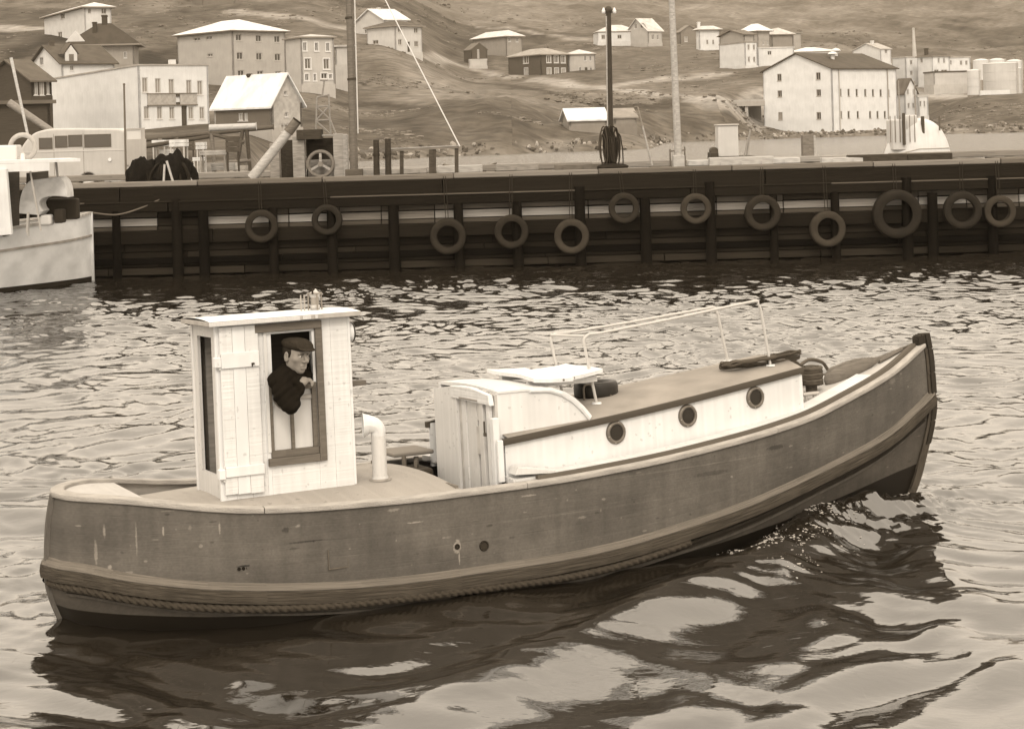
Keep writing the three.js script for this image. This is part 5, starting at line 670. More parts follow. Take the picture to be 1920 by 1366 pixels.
house({ name: 'white_roofed_house', label: 'pale house with bright white roof peeping behind the cream hill house', lx: 668, cx: 722, rx: 766, base: 100, eave: 36, D: 326, yaw: 0.6, wall: 0.58, roof: 'gableL', rise: 22, roofTone: 0.8, over: 0.4, group: town, win: [['L', 684, 52, 690, 60, 'mid']], chimney: [[0.4, 0.5, 0.5, 0.4, 0.6]] });
house({ name: 'grey_hill_house', label: 'grey house with pale roof behind the dark house on the hill', lx: 888, cx: 950, rx: 980, base: 114, eave: 67, D: 385, yaw: 0.6, wall: 0.3, roof: 'hip', rise: 12, roofTone: 0.66, over: 0.6, group: town, win: [['R', 954, 70, 959, 78, 'mid'], ['R', 968, 70, 973, 78, 'mid']] });
house({ name: 'small_dark_hut', label: 'small dark gabled hut in front of the grey hill house', lx: 870, cx: 884, rx: 914, base: 113, eave: 93, D: 372, yaw: 0.4, wall: 0.09, roof: 'gableR', rise: 12, roofTone: 0.14, over: 0.15, group: town, win: [['R', 895, 92, 899, 112, 'pale']] });
house({ name: 'white_footing', label: 'low pale concrete wall below the small dark hut', category: 'wall', lx: 878, cx: 880, rx: 914, base: 127, eave: 113, D: 366, yaw: 0.1, deep: 2, wall: 0.5, roof: 'flat', roofTone: 0.5, over: 0.02, group: town });
house({ name: 'dark_house', label: 'dark two-storey house with white framed windows in the middle of the hill', lx: 954, cx: 1015, rx: 1066, base: 145, eave: 101, D: 340, yaw: 0.55, wall: 0.085, roof: 'hip', rise: 13, roofTone: 0.3, over: 0.4, group: town, surround: 0.6, plinth: 0.45, frame: 0.6, win: [['L', 983, 103, 992, 117, 'mid'], ['L', 984, 126, 991, 144, 'pale'], ...row('R', [1026, 1040, 1053], 7.5, 103, 117, 'mid'), ...row('R', [1026, 1040, 1053], 7.5, 127, 141, 'pale')] });
house({ name: 'light_annex', label: 'light house joined to the right side of the dark house', lx: 1066, cx: 1067, rx: 1117, base: 146, eave: 101, D: 344, yaw: 0.15, deep: 8, wall: 0.42, roof: 'hip', rise: 9, roofTone: 0.6, over: 0.3, group: town, win: [['R', 1096, 104, 1101, 114], ['R', 1106, 104, 1110, 114], ['R', 1086, 125, 1091, 135], ['R', 1097, 126, 1102, 143, 'door'], ['R', 1106, 126, 1111, 136]] });
house({ name: 'long_white_house', label: 'long low white house with one dark window left of the gabled pair', lx: 1119, cx: 1121, rx: 1198, base: 81, eave: 59, D: 420, yaw: 0.1, deep: 7, wall: 0.76, roof: 'hip', rise: 13, roofTone: 0.6, over: 0.2, group: town, frame: 0.4, win: [['R', 1128, 65, 1135, 73, 'mid'], ['R', 1158, 65, 1166, 72], ['R', 1184, 64, 1190, 74, 'mid']] });
house({ name: 'gabled_hill_house', label: 'grey gabled house with pale roof beside the long low white house', lx: 1176, cx: 1216, rx: 1242, base: 83, eave: 57, D: 414, yaw: 0.5, wall: 0.46, roof: 'gableL', rise: 24, roofTone: 0.56, over: 0.4, group: town, win: [['L', 1190, 42, 1195, 52, 'mid'], ['L', 1202, 42, 1207, 52, 'mid'], ['R', 1222, 64, 1227, 74, 'mid'], ['R', 1232, 64, 1236, 74, 'mid']] });
house({ name: 'dark_cottage', label: 'dim low cottage with patched roof just right of the pale mast top', lx: 1268, cx: 1276, rx: 1311, base: 92, eave: 60, D: 430, yaw: 0.3, wall: 0.2, roof: 'gableR', rise: 12, roofTone: 0.2, over: 0.2, group: town, win: [['R', 1284, 68, 1290, 78, 'pale']] });
house({ name: 'white_cube_house', label: 'bright white cube house with flat pale roof right of the mast', lx: 1306, cx: 1312, rx: 1350, base: 96, eave: 55, D: 400, yaw: 0.25, wall: 0.8, roof: 'hip', rise: 7, roofTone: 0.6, over: 0.7, group: town, chimney: [[0.05, 0.4, 0.6, 0.9, 0.75]], win: [['R', 1325, 74, 1329, 83, 'mid'], ['R', 1336, 74, 1340, 83, 'mid']] });
house({ name: 'white_block_house', label: 'long white block with three rows of small windows left of the warehouse', lx: 1350, cx: 1398, rx: 1421, base: 126, eave: 80, D: 330, yaw: 0.4, wall: 0.8, roof: 'flat', roofTone: 0.3, over: 0.1, group: town, frame: 0.5, win: [['R', 1403, 83, 1407, 93, 'mid'], ['R', 1413, 83, 1417, 93, 'mid'], ['R', 1403, 106, 1407, 116, 'mid'], ['R', 1413, 106, 1417, 116, 'mid']] });
house({ name: 'white_extension', label: 'low white extension with one dark window beside the long white block', lx: 1420, cx: 1422, rx: 1490, base: 128, eave: 91, D: 333, yaw: 0.15, deep: 8, wall: 0.78, roof: 'flat', roofTone: 0.6, over: 0.1, group: town, win: [['R', 1440, 95, 1448, 103]] });
house({ name: 'brown_gable_house', label: 'dull house with brown gable just behind the long white block', lx: 1351, cx: 1396, rx: 1415, base: 90, eave: 64, D: 352, yaw: 0.5, wall: 0.34, roof: 'gableL', rise: 9, roofTone: 0.14, over: 0.5, group: town });
house({ name: 'pavilion_house', label: 'grey house with bright pyramid roof above the long white block', lx: 1390, cx: 1422, rx: 1444, base: 92, eave: 57, D: 385, yaw: 0.6, wall: 0.36, roof: 'hip', rise: 14, roofTone: 0.85, over: 0.7, group: town, win: [['R', 1430, 75, 1434, 84, 'mid'], ['R', 1438, 75, 1441, 84, 'mid']] });
house({ name: 'dim_roofed_house', label: 'dim house with slanting pale eaves right of the pyramid roof', lx: 1446, cx: 1448, rx: 1488, base: 92, eave: 64, D: 400, yaw: 0.2, deep: 9, wall: 0.26, roof: 'hip', rise: 13, roofTone: 0.5, over: 0.6, group: town });
house({ name: 'grey_hill_store', label: 'small faint grey store farthest right of the dim house', lx: 1486, cx: 1488, rx: 1503, base: 92, eave: 62, D: 420, yaw: 0.15, deep: 8, wall: 0.36, roof: 'flat', roofTone: 0.3, group: town });
house({ name: 'long_pale_shed', label: 'long pale shed roof just above the warehouse ridge', lx: 1480, cx: 1482, rx: 1574, base: 112, eave: 97, D: 345, yaw: 0.05, deep: 8, wall: 0.6, roof: 'hip', rise: 9, roofTone: 0.72, over: 0.1, group: town });
house({ name: 'white_cottage', label: 'white cottage with dark window peeping over the warehouse roof', lx: 1600, cx: 1652, rx: 1672, base: 122, eave: 92, D: 350, yaw: 0.5, wall: 0.74, roof: 'gableL', rise: 12, roofTone: 0.4, over: 0.2, group: town, chimney: [[0.3, 0.4, 0.5, 0.6, 0.7]], win: [['R', 1660, 92, 1665, 100]] });
{ const wh = house({ name: 'white_warehouse', label: 'big white three-storey warehouse with dark roof on the far quay', category: 'warehouse', lx: 1434, cx: 1563, rx: 1684, base: 250, eave: 128, D: 258, yaw: 0.72, wall: 0.85, roof: 'gableL', rise: 31, roofTone: 0.07, over: 0.35, frame: 0.3, plinth: 0.7,
  win: [...[[1461, 136, 150], [1461, 168, 181], [1461, 210, 225], [1534, 135, 149], [1534, 167, 180], [1533, 210, 224]].map(([x, a, b], i) => ['L', x, a, x + 8.5, b, i === 2 ? 'pale' : 'dark']), ...[1576, 1591, 1606, 1622, 1636.5, 1651, 1666].map((x) => ['R', x, 166, x + 4, 180, 'slit']), ...[1576, 1590, 1607, 1630, 1644, 1658].map((x) => ['R', x, 208, x + 4, 222, 'slit'])] });
  for (const u of [0.1, 0.85]) P('drain_pipe', rod(V3(wh.W * u, 0.4, 0.12), V3(wh.W * u, wh.Hh - 0.05, 0.12), 0.09, 0.09, 8), mat(u < 0.2 ? 0.4 : 0.3), wh.t);
  for (const [u, v] of [[0.34, 0.3], [0.52, 0.42]]) { const y = wh.Hh + wh.rise * v * 2; const o = sub('roof_ventilator', wh.t); P('ventilator_neck', rod(V3(wh.W * u, y - 0.6, -wh.L * v), V3(wh.W * u, y + 0.8, -wh.L * v), 0.32, 0.28, 12), render(0.72), o); P('ventilator_hat', lathe([[0, 0.5], [0.5, 0.35], [0.75, 0.1], [0.75, 0], [0, 0]], 14).translate(wh.W * u, y + 0.8, -wh.L * v), render(0.76), o); } }
{ const g = house({ name: 'gothic_house', label: 'narrow white house with steep pointed gable right behind the warehouse', lx: 1676, cx: 1698, rx: 1721, base: 222, eave: 172, D: 275, yaw: 0.35, wall: 0.78, roof: 'gableR', rise: 24, roofTone: 0.12, over: 0.25, group: town, win: [['R', 1702, 167, 1706, 178, 'mid'], ['R', 1713, 167, 1716, 178, 'mid'], ['R', 1703, 193, 1707, 203, 'mid'], ['R', 1712, 193, 1716, 203, 'mid']] }); }
house({ name: 'gothic_wing', label: 'low white wing right of the pointed gable house', lx: 1721, cx: 1723, rx: 1742, base: 221, eave: 182, D: 274, yaw: 0.15, deep: 6, wall: 0.76, roof: 'flat', roofTone: 0.55, over: 0.08, group: town, win: [['R', 1725, 189, 1729, 200, 'mid'], ['R', 1733, 189, 1736, 200, 'mid']] });
house({ name: 'white_factory', label: 'white factory block under the tall chimney stack', category: 'factory', lx: 1675, cx: 1700, rx: 1724, base: 166, eave: 108, D: 356, yaw: 0.5, wall: 0.76, roof: 'flat', roofTone: 0.4, over: 0.1, group: town, win: [['R', 1708, 112, 1713, 121, 'mid'], ['R', 1708, 132, 1713, 141, 'mid']] });
house({ name: 'white_office', label: 'tall white office block with dark hipped roof right of the chimney stack', lx: 1722, cx: 1750, rx: 1782, base: 163, eave: 104, D: 350, yaw: 0.45, wall: 0.8, roof: 'hip', rise: 9, roofTone: 0.08, over: 0.3, group: town, win: [['R', 1760, 108, 1764, 118], ['R', 1770, 108, 1774, 118], ['L', 1727, 108, 1732, 117, 'mid'], ['R', 1753, 130, 1762, 142, 'mid'], ['R', 1766, 130, 1778, 142, 'mid']], chimney: [[0.1, 0.5, 0.6, 0.6, 0.06]] });
house({ name: 'white_long_office', label: 'low white row with paired windows between the office and the tanks', lx: 1780, cx: 1781, rx: 1821, base: 150, eave: 109, D: 352, yaw: 0.1, deep: 7, wall: 0.78, roof: 'flat', roofTone: 0.4, over: 0.1, group: town, win: [['R', 1783, 113, 1786, 121], ['R', 1801, 113, 1806, 122, 'mid'], ['R', 1811, 113, 1816, 122, 'mid']], chimney: [[0.1, 0.5, 0.7, 0.9, 0.7]] });
house({ name: 'pale_low_store', label: 'pale low store with dark flat roof in front of the office row', lx: 1750, cx: 1752, rx: 1818, base: 162, eave: 136, D: 338, yaw: 0.08, deep: 6, wall: 0.55, roof: 'flat', roofTone: 0.06, over: 0.15, group: town });
{ const s = house({ name: 'white_roofed_shed', label: 'low shed with long bright white roof on the shore behind the pier', lx: 1060, cx: 1068, rx: 1138, base: 242, eave: 225, D: 196, yaw: 0.14, deep: 5, wall: 0.26, roof: 'gableL', rise: 20, roofTone: 0.86, over: 0.3, group: town }); }
house({ name: 'grey_roofed_shed', label: 'low shed with grey roof hidden behind the dark mooring post', lx: 1150, cx: 1152, rx: 1194, base: 238, eave: 221, D: 204, yaw: 0.1, deep: 6, wall: 0.24, roof: 'gableL', rise: 16, roofTone: 0.26, over: 0.2, group: town });
house({ name: 'grass_topped_house', label: 'dim house half cut off by the top edge behind the apartment block', lx: 345, cx: 380, rx: 440, base: 24, eave: -14, D: 400, yaw: 0.4, wall: 0.16, roof: 'hip', rise: 20, roofTone: 0.12, group: town, win: [['R', 412, 14, 430, 24, 'pale']] });
// tanks beside the embankment
function tank(name, label, x0, x1, base, top, D, tone, domed) {
  const k = D / F, R = (x1 - x0) / 2 * k, h = (base - top) * k, t = thing(name, label, 'tank', 'storage tanks above the embankment', at((x0 + x1) / 2, base, D)); const m = mat(tone, { t: 'plaster', r: 0.15, rough: 0.6 });
  const n = Math.max(2, Math.round(h / 1.6)); for (let i = 0; i < n; i++) P('plate_ring', new THREE.CylinderGeometry(R - 0.004 * (i % 2), R - 0.004 * (i % 2), h / n - 0.02, 48, 1, true).translate(0, h * (i + 0.5) / n, 0), m, t);
  P('tank_base', new THREE.CylinderGeometry(R - 0.02, R - 0.02, 2.4 + 0.0, 40).translate(0, -1.2 + 0.05, 0), mat(0.2), t);
  P('tank_roof', lathe([[0, h + (domed ? R * 0.22 : 0.25)], [R * 0.5, h + (domed ? R * 0.16 : 0.2)], [R, h], [R + 0.04, h - 0.06], [R - 0.01, h - 0.12]], 48), m, t);
  P('tank_ladder', [rod(V3(-0.25, 0, R + 0.12), V3(-0.25, h + 0.2, R + 0.12), 0.04), rod(V3(0.25, 0, R + 0.12), V3(0.25, h + 0.2, R + 0.12), 0.04), ...Array.from({ length: Math.floor(h / 0.5) }, (_, i) => rod(V3(-0.25, 0.4 + i * 0.5, R + 0.12), V3(0.25, 0.4 + i * 0.5, R + 0.12), 0.025, 0.025, 6))].map((g) => g.rotateY(0.9)), mat(0.4), t);
}
tank('storage_tank', 'huge pale round tank at the right edge above the grassy embankment', 1846, 1910, 186, 119, 298, 0.6, false);
tank('storage_tank', 'narrow pale round tank at the left end of the tank row', 1815, 1839, 178, 132, 292, 0.66, true);
tank('storage_tank', 'tall pale tank half behind the huge tank, to its right', 1886, 1918, 190, 128, 305, 0.64, true);
tank('storage_tank', 'white topped tank standing behind the narrow tank', 1826, 1856, 150, 113, 330, 0.72, true);
tank('storage_tank', 'white topped tank just showing over the middle of the huge tank', 1856, 1886, 150, 112, 334, 0.74, true);
tank('storage_tank', 'white topped tank just showing over the right shoulder of the huge tank', 1888, 1918, 150, 114, 338, 0.74, true);
{ const w = P('tank_wall', B(-2.4, 2.4, -1, 0.95, -0.3, 0.3), render(0.8)); w.position.copy(at(1866, 180, 286)); tag(w, 'short bright white wall at the foot of the huge tank', 'wall'); }
{ const k = 372 / F, t = thing('factory_chimney', 'tall slender pale chimney stack above the white factory', 'chimney', null, at(1716, 110, 372)); P('stack', rod(V3(0, -2, 0), V3(-0.15, 58 * k, 0), 0.55, 0.22, 16), render(0.5), t); P('stack_collar', new THREE.CylinderGeometry(0.3, 0.3, 0.4, 16).translate(-0.15, 58 * k - 0.3, 0), render(0.4), t); }
// road bridge in the bank beside the warehouse
{ const D = 268, k = D / F, t = thing('concrete_bridge', 'pale concrete road bridge with a dark opening left of the warehouse', 'bridge', null, at(1395, 233, D));
  P('deck_slab', B(-24 * k, 44 * k, 34 * k, 43 * k, -6, 0.3), render(0.36), t); P('wing_wall', plate([[-48 * k, 46 * k], [-22 * k, 42 * k], [-22 * k, 24 * k], [-28 * k, 25 * k], [-48 * k, 43 * k]], 0.6).translate(0, 0, -0.2), render(0.42), t); P('pier_column', B(3 * k, 9 * k, -6 * k, 34 * k, -1.2, 0), render(0.4), t); P('far_wall', B(-22 * k, 44 * k, -12 * k, 34 * k, -6.4, -6.05), render(0.3), t); P('parapet', B(-24 * k, 44 * k, 43 * k, 46 * k, 0.0, 0.25), render(0.4), t); }
// ---------------------------------------------------------------- on and behind the pier
const deckAt = (px, D, y = 2.012) => { const r = ray(px, 325); return V3(r.x * D, y, -D); };
const pole = (a, b, D, r0, r1, n = 12) => rod(at(a[0], a[1], D), at(b[0], b[1], D), r0, r1, n);
const here = (o, p) => { o.traverse((c) => c.geometry?.translate(-p.x, -p.y, -p.z)); o.position.copy(p); return o; };
const timber = (v) => mat(v, { t: 'wood', r: 2, ry: 0.6, rough: 0.9, b: 'woodB', br: 2, bry: 0.5, bs: 0.006 });
{ // derrick mast with its stay
  const t = thing('derrick_mast', 'tall thick timber mast with a white stay slanting down to the railing', 'mast'), D = 42, foot = deckAt(664, D);
  P('mast_pole', rod(foot.clone().add(V3(0, -0.01, 0)), at(651, -150, D), 0.1, 0.085, 16), timber(0.17), t); P('halyard', rod(at(671, 250, D), at(661, -150, D), 0.018, 0.018, 6), mat(0.6), t); P('mast_strap', [rod(at(659.5, 150, D), at(659.2, 146, D), 0.112), rod(at(655, 35, D), at(654.8, 31, D), 0.105)], mat(0.05), t);
  P('stay', rod(at(651, -140, D), at(862, 274, D - 0.8), 0.014, 0.014, 6), mat(0.7), t); P('mast_step', RB(foot.x - 0.2, foot.x + 0.2, 2.0, 2.2, -D - 0.2, -D + 0.2, 0.02), timber(0.12), t); here(t, foot);
}
{ // hoisting frame of heavy timbers beside the mast
  const D = 42.3, t = thing('hoisting_frame', 'heavy pale timber hoisting frame with dark block and hand wheel beside the mast', 'frame'), box = (x0, x1, y0, y1, z0, z1) => { const a = at(x0, y1, D), b = at(x1, y0, D), m = at((x0 + x1) / 2, (y0 + y1) / 2, D); return RB(Math.min(a.x, b.x) + 0.0, Math.max(a.x, b.x), Math.min(a.y, b.y), Math.max(a.y, b.y), -D + z0, -D + z1, 0.015); }, down = (px) => 331 + (600 - px) * 0.0275;
  for (const [x0, x1, y0, v] of [[508, 524, 268, 0.3], [551, 571, 255, 0.36], [627, 643, 250, 0.36], [645, 652, 252, 0.4]]) P('frame_post', box(x0, x1, y0, down(x0) + 8, -0.12, 0.12), timber(v), t);
  P('dark_block', box(558, 603, 242, 262, -0.3, 0.25), timber(0.06), t); P('cross_beam', box(560, 650, 251, 257, -0.12, -0.02), timber(0.4), t); P('opening_shade_board', box(524, 552, 262, down(530) + 6, -0.4, -0.32), timber(0.05), t); P('opening_shade_board', box(572, 628, 258, down(600) + 6, -0.4, -0.34), timber(0.035), t); P('low_board', box(575, 652, 298, down(610) + 6, -0.3, -0.24), timber(0.3), t);  // near-black boards at the back paint the shade of the frame opening
  const c = at(602, 307, D), w = sub('hand_wheel', t); P('wheel_rim', torus(0.3, 0.045, 30, 10).translate(c.x, c.y, c.z + 0.14), timber(0.22), w); for (let k = 0; k < 3; k++) P('wheel_spoke', bar(V3(c.x, c.y, c.z + 0.14), V3(c.x + 0.3 * Math.cos(k * 2.09 + 1.57), c.y + 0.3 * Math.sin(k * 2.09 + 1.57), c.z + 0.14), 0.05, 0.06), timber(0.4), w); P('wheel_hub', new THREE.CylinderGeometry(0.06, 0.06, 0.3, 14).rotateX(Math.PI / 2).translate(c.x, c.y, c.z + 0.05), timber(0.25), w);
  // light lattice above
  const L = sub('lattice_tower', t), r = 0.022, J = [[[592, 250], [594, 182]], [[620, 252], [616, 176]], [[594, 182], [616, 178]], [[593, 200], [618, 198]], [[592, 226], [619, 224]], [[593, 200], [619, 224]], [[618, 198], [592, 226]], [[592, 226], [620, 252]], [[604, 180], [608, 150]], [[600, 150], [614, 150]], [[619, 224], [630, 252]]]; for (const [a, b] of J) P('lattice_bar', pole(a, b, D + 0.2, r, r, 6), timber(0.34), L);
  P('bulwark_plank', box(648, 700, 318, down(680) + 3, -0.2, -0.1), timber(0.34), t);
  here(t, deckAt(580, D));
}
{ const D = 41.2, t = thing('slanting_spar', 'thick pale spar slanting up from the pier edge towards the boathouse gable', 'spar'); P('spar', pole([472, 334], [543, 244], D, 0.125, 0.105, 16), timber(0.52), t); P('spar_sleeve', pole([540, 248], [556, 227], D, 0.118, 0.11, 16), timber(0.16), t); P('spar_end', pole([556, 227], [557.5, 225], D, 0.115, 0.115, 16), timber(0.03), t); here(t, deckAt(472, D)); }
for (const [px, y, label] of [[706, 262, 'dark mooring pile on the pier nearer the tall mast'], [728, 260, 'dark mooring pile on the pier nearer the railing']]) { const f = deckAt(px, 41), top = at(px - 1, y, 41), t = thing('mooring_pile', label, 'pile', 'pair of mooring piles', f); P('pile', rod(V3(0, -0.01, 0), V3(top.x - f.x, top.y - f.y, 0), 0.075, 0.068, 12), timber(0.05), t); P('pile_iron', rod(V3(0, 0.5, 0), V3(0, 0.56, 0), 0.085, 0.085, 12), mat(0.03), t); }
{ const D = 41.4, t = thing('pier_railing', 'low weathered railing beam on posts right of the mooring piles', 'railing'); P('rail_beam', bar(at(675, 284, D), at(861, 274.5, D), 0.12, 0.075), timber(0.2), t); P('rail_cap', bar(at(733, 278.5, D), at(861, 272.5, D), 0.13, 0.02), timber(0.45), t); for (const [px, y] of [[753, 280], [808, 277], [814, 277], [856, 275]]) { const f = deckAt(px, D), a = at(px, y, D); P('rail_post', bar(f, a, 0.09, px === 808 ? 0.1 : 0.05, V3(0, 0, 1)), timber(0.08), t); } here(t, deckAt(770, D)); }
{ // dark post hung with ropes and hoops
  const D = 42.4, f = deckAt(1146, D), t = thing('rope_hung_post', 'dark iron post with crossarm on top and rope coils hung low', 'post'); P('post', rod(f, at(1141, 20, D), 0.075, 0.062, 14), mat(0.045, { rough: 0.6, t: 'grime', r: 1 }), t); P('lit_side_strip', rod(f.clone().add(V3(-0.055, 0.9, 0.03)), at(1137, 30, D).add(V3(0, 0, 0.03)), 0.022, 0.02, 8), timber(0.42), t);  // pale strip paints the lit left side of the post
  P('crossarm', bar(at(1132, 23, D), at(1152, 22.5, D), 0.05, 0.05), timber(0.12), t); for (const px of [1132, 1152]) P('insulator', lathe([[0, -0.07], [0.045, -0.06], [0.05, 0], [0.03, 0.03], [0.02, 0.07], [0, 0.075]], 12).translate(at(px, 20, D).x, at(px, 20, D).y, -D), mat(0.75, { rough: 0.3 }), t); P('post_cap', new THREE.SphereGeometry(0.09, 12, 8).translate(at(1141, 18, D).x, at(1141, 18, D).y, -D), mat(0.06), t);
  const r = rng(9); for (let k = 0; k < 15; k++) { const px = 1146 + (r() - 0.5) * 34, top = 232 + r() * 22, h = 24 + r() * 24, c = at(px, top + h, D), pts = []; for (let i = 0; i <= 22; i++) { const a = i / 22 * 6.283; pts.push(V3(c.x + (0.045 + 0.09 * r() * 0.2 + 0.004 * k) * Math.sin(a), c.y + h / F * D * Math.cos(a), -D + 0.12 + 0.05 * Math.sin(a + k) + 0.02 * (k % 4))); } P('rope_loop', tube(pts, 0.016, 50, 6), mat([0.03, 0.05, 0.022][k % 3], { rough: 0.9 }), t); }
  P('rope_heap', [[0, 0.06, 0.1, 0.32, 0.1], [-0.16, 0.05, 0.16, 0.2, 0.08], [0.2, 0.05, 0.05, 0.22, 0.09], [0.02, 0.5, 0.1, 0.15, 0.42], [-0.08, 0.75, 0.1, 0.12, 0.3]].map(([x, y, z, a, b]) => { const g = new THREE.SphereGeometry(1, 26, 18), p = g.attributes.position; for (let i = 0; i < p.count; i++) { const k = 0.8 + 0.4 * fbm(p.getX(i) * 3 + 9, p.getY(i) * 3 + p.getZ(i) * 2, 3, 5); p.setXYZ(i, p.getX(i) * a * k + f.x + x, p.getY(i) * b * k + f.y + y, p.getZ(i) * a * 0.7 * k + f.z + z); } g.computeVertexNormals(); return g; }), mat(0.02, { rough: 0.9, t: 'grime', r: 5 }), t); here(t, f);
}
{ const D = 43, f = deckAt(1273, D), t = thing('pale_pole', 'bare pale timber pole rising out of the picture right of the dark post', 'pole'); P('pole', rod(f, at(1256, -90, D), 0.095, 0.07, 16), timber(0.46), t); P('pole_stay', [rod(V3(f.x - 0.2, 2.01, -D), V3(f.x - 0.2, 2.45, -D), 0.02), rod(V3(f.x + 0.16, 2.01, -D), V3(f.x + 0.16, 2.5, -D), 0.02), rod(V3(f.x - 0.22, 2.4, -D), V3(f.x + 0.18, 2.42, -D), 0.018)], timber(0.16), t); P('pole_foot', RB(f.x - 0.14, f.x + 0.14, 2.0, 2.3, -D - 0.14, -D + 0.14, 0.02), timber(0.5), t); here(t, f); }
{ const D = 41.6, t = thing('boat_hook', 'slim pale boat hook leaning between the dark post and the pale pole', 'boat hook'); P('shaft', pole([1223, 310], [1205, 236], D, 0.028, 0.022, 8), timber(0.4), t); P('hook_head', [pole([1205, 236], [1196, 200], D, 0.02, 0.014, 8), pole([1200, 216], [1188, 208], D, 0.014, 0.01, 8)], mat(0.2), t); here(t, deckAt(1223, D)); }
{ const D = 44.2, f = V3(ray(1516, 300).x * D, 0, -D), t = thing('square_pile', 'square brown pile standing in the water behind the pier below the warehouse', 'pile', null, f); const top = at(1516, 253, D).y; P('pile', RB(-0.15, 0.15, -1.5, top, -0.15, 0.15, 0.015), timber(0.2), t); P('pile_face', RB(0.12, 0.17, -1.4, top - 0.01, -0.1, 0.17, 0.01), timber(0.42), t); }
// timber baulks, planks and crates lying on the pier's inner side
{ const r = rng(31), D0 = 43.3; const lay = [[1290, 1500, 0.06, 0.6], [1330, 1450, 0.12, 0.5], [1540, 1660, 0.05, 0.55], [930, 1010, 0.1, 0.3], [1040, 1150, 0.05, 0.16], [1590, 1700, 0.1, 0.06], [700, 800, 0.06, 0.34], [820, 905, 0.1, 0.45], [1700, 1785, 0.09, 0.05]];
  const words = ['long pale plank lying on the pier below the white barge house', 'shorter pale plank stacked near the foot of the pale pole', 'pale plank lying before the square brown pile', 'dull plank lying at the far end of the railing', 'dark plank lying at the foot of the rope hung post', 'dark tarred baulk lying before the white vessel', 'grey plank lying under the railing', 'pale plank lying just past the railing', 'dark baulk lying farthest right behind the pier edge'];
  lay.forEach(([a, b, h, v], i) => { const D = D0 - 0.4 * (i % 3), p = deckAt((a + b) / 2, D), L = (b - a) / F * D, t = P('timber_baulk', RB(-L / 2, L / 2, 0, 0.08 + h, -0.14, 0.14, 0.02).rotateY((r() - 0.5) * 0.05), timber(v)); t.position.set(p.x, 2.018, p.z); tag(t, words[i], 'plank', 'timber lying on the pier'); }); }
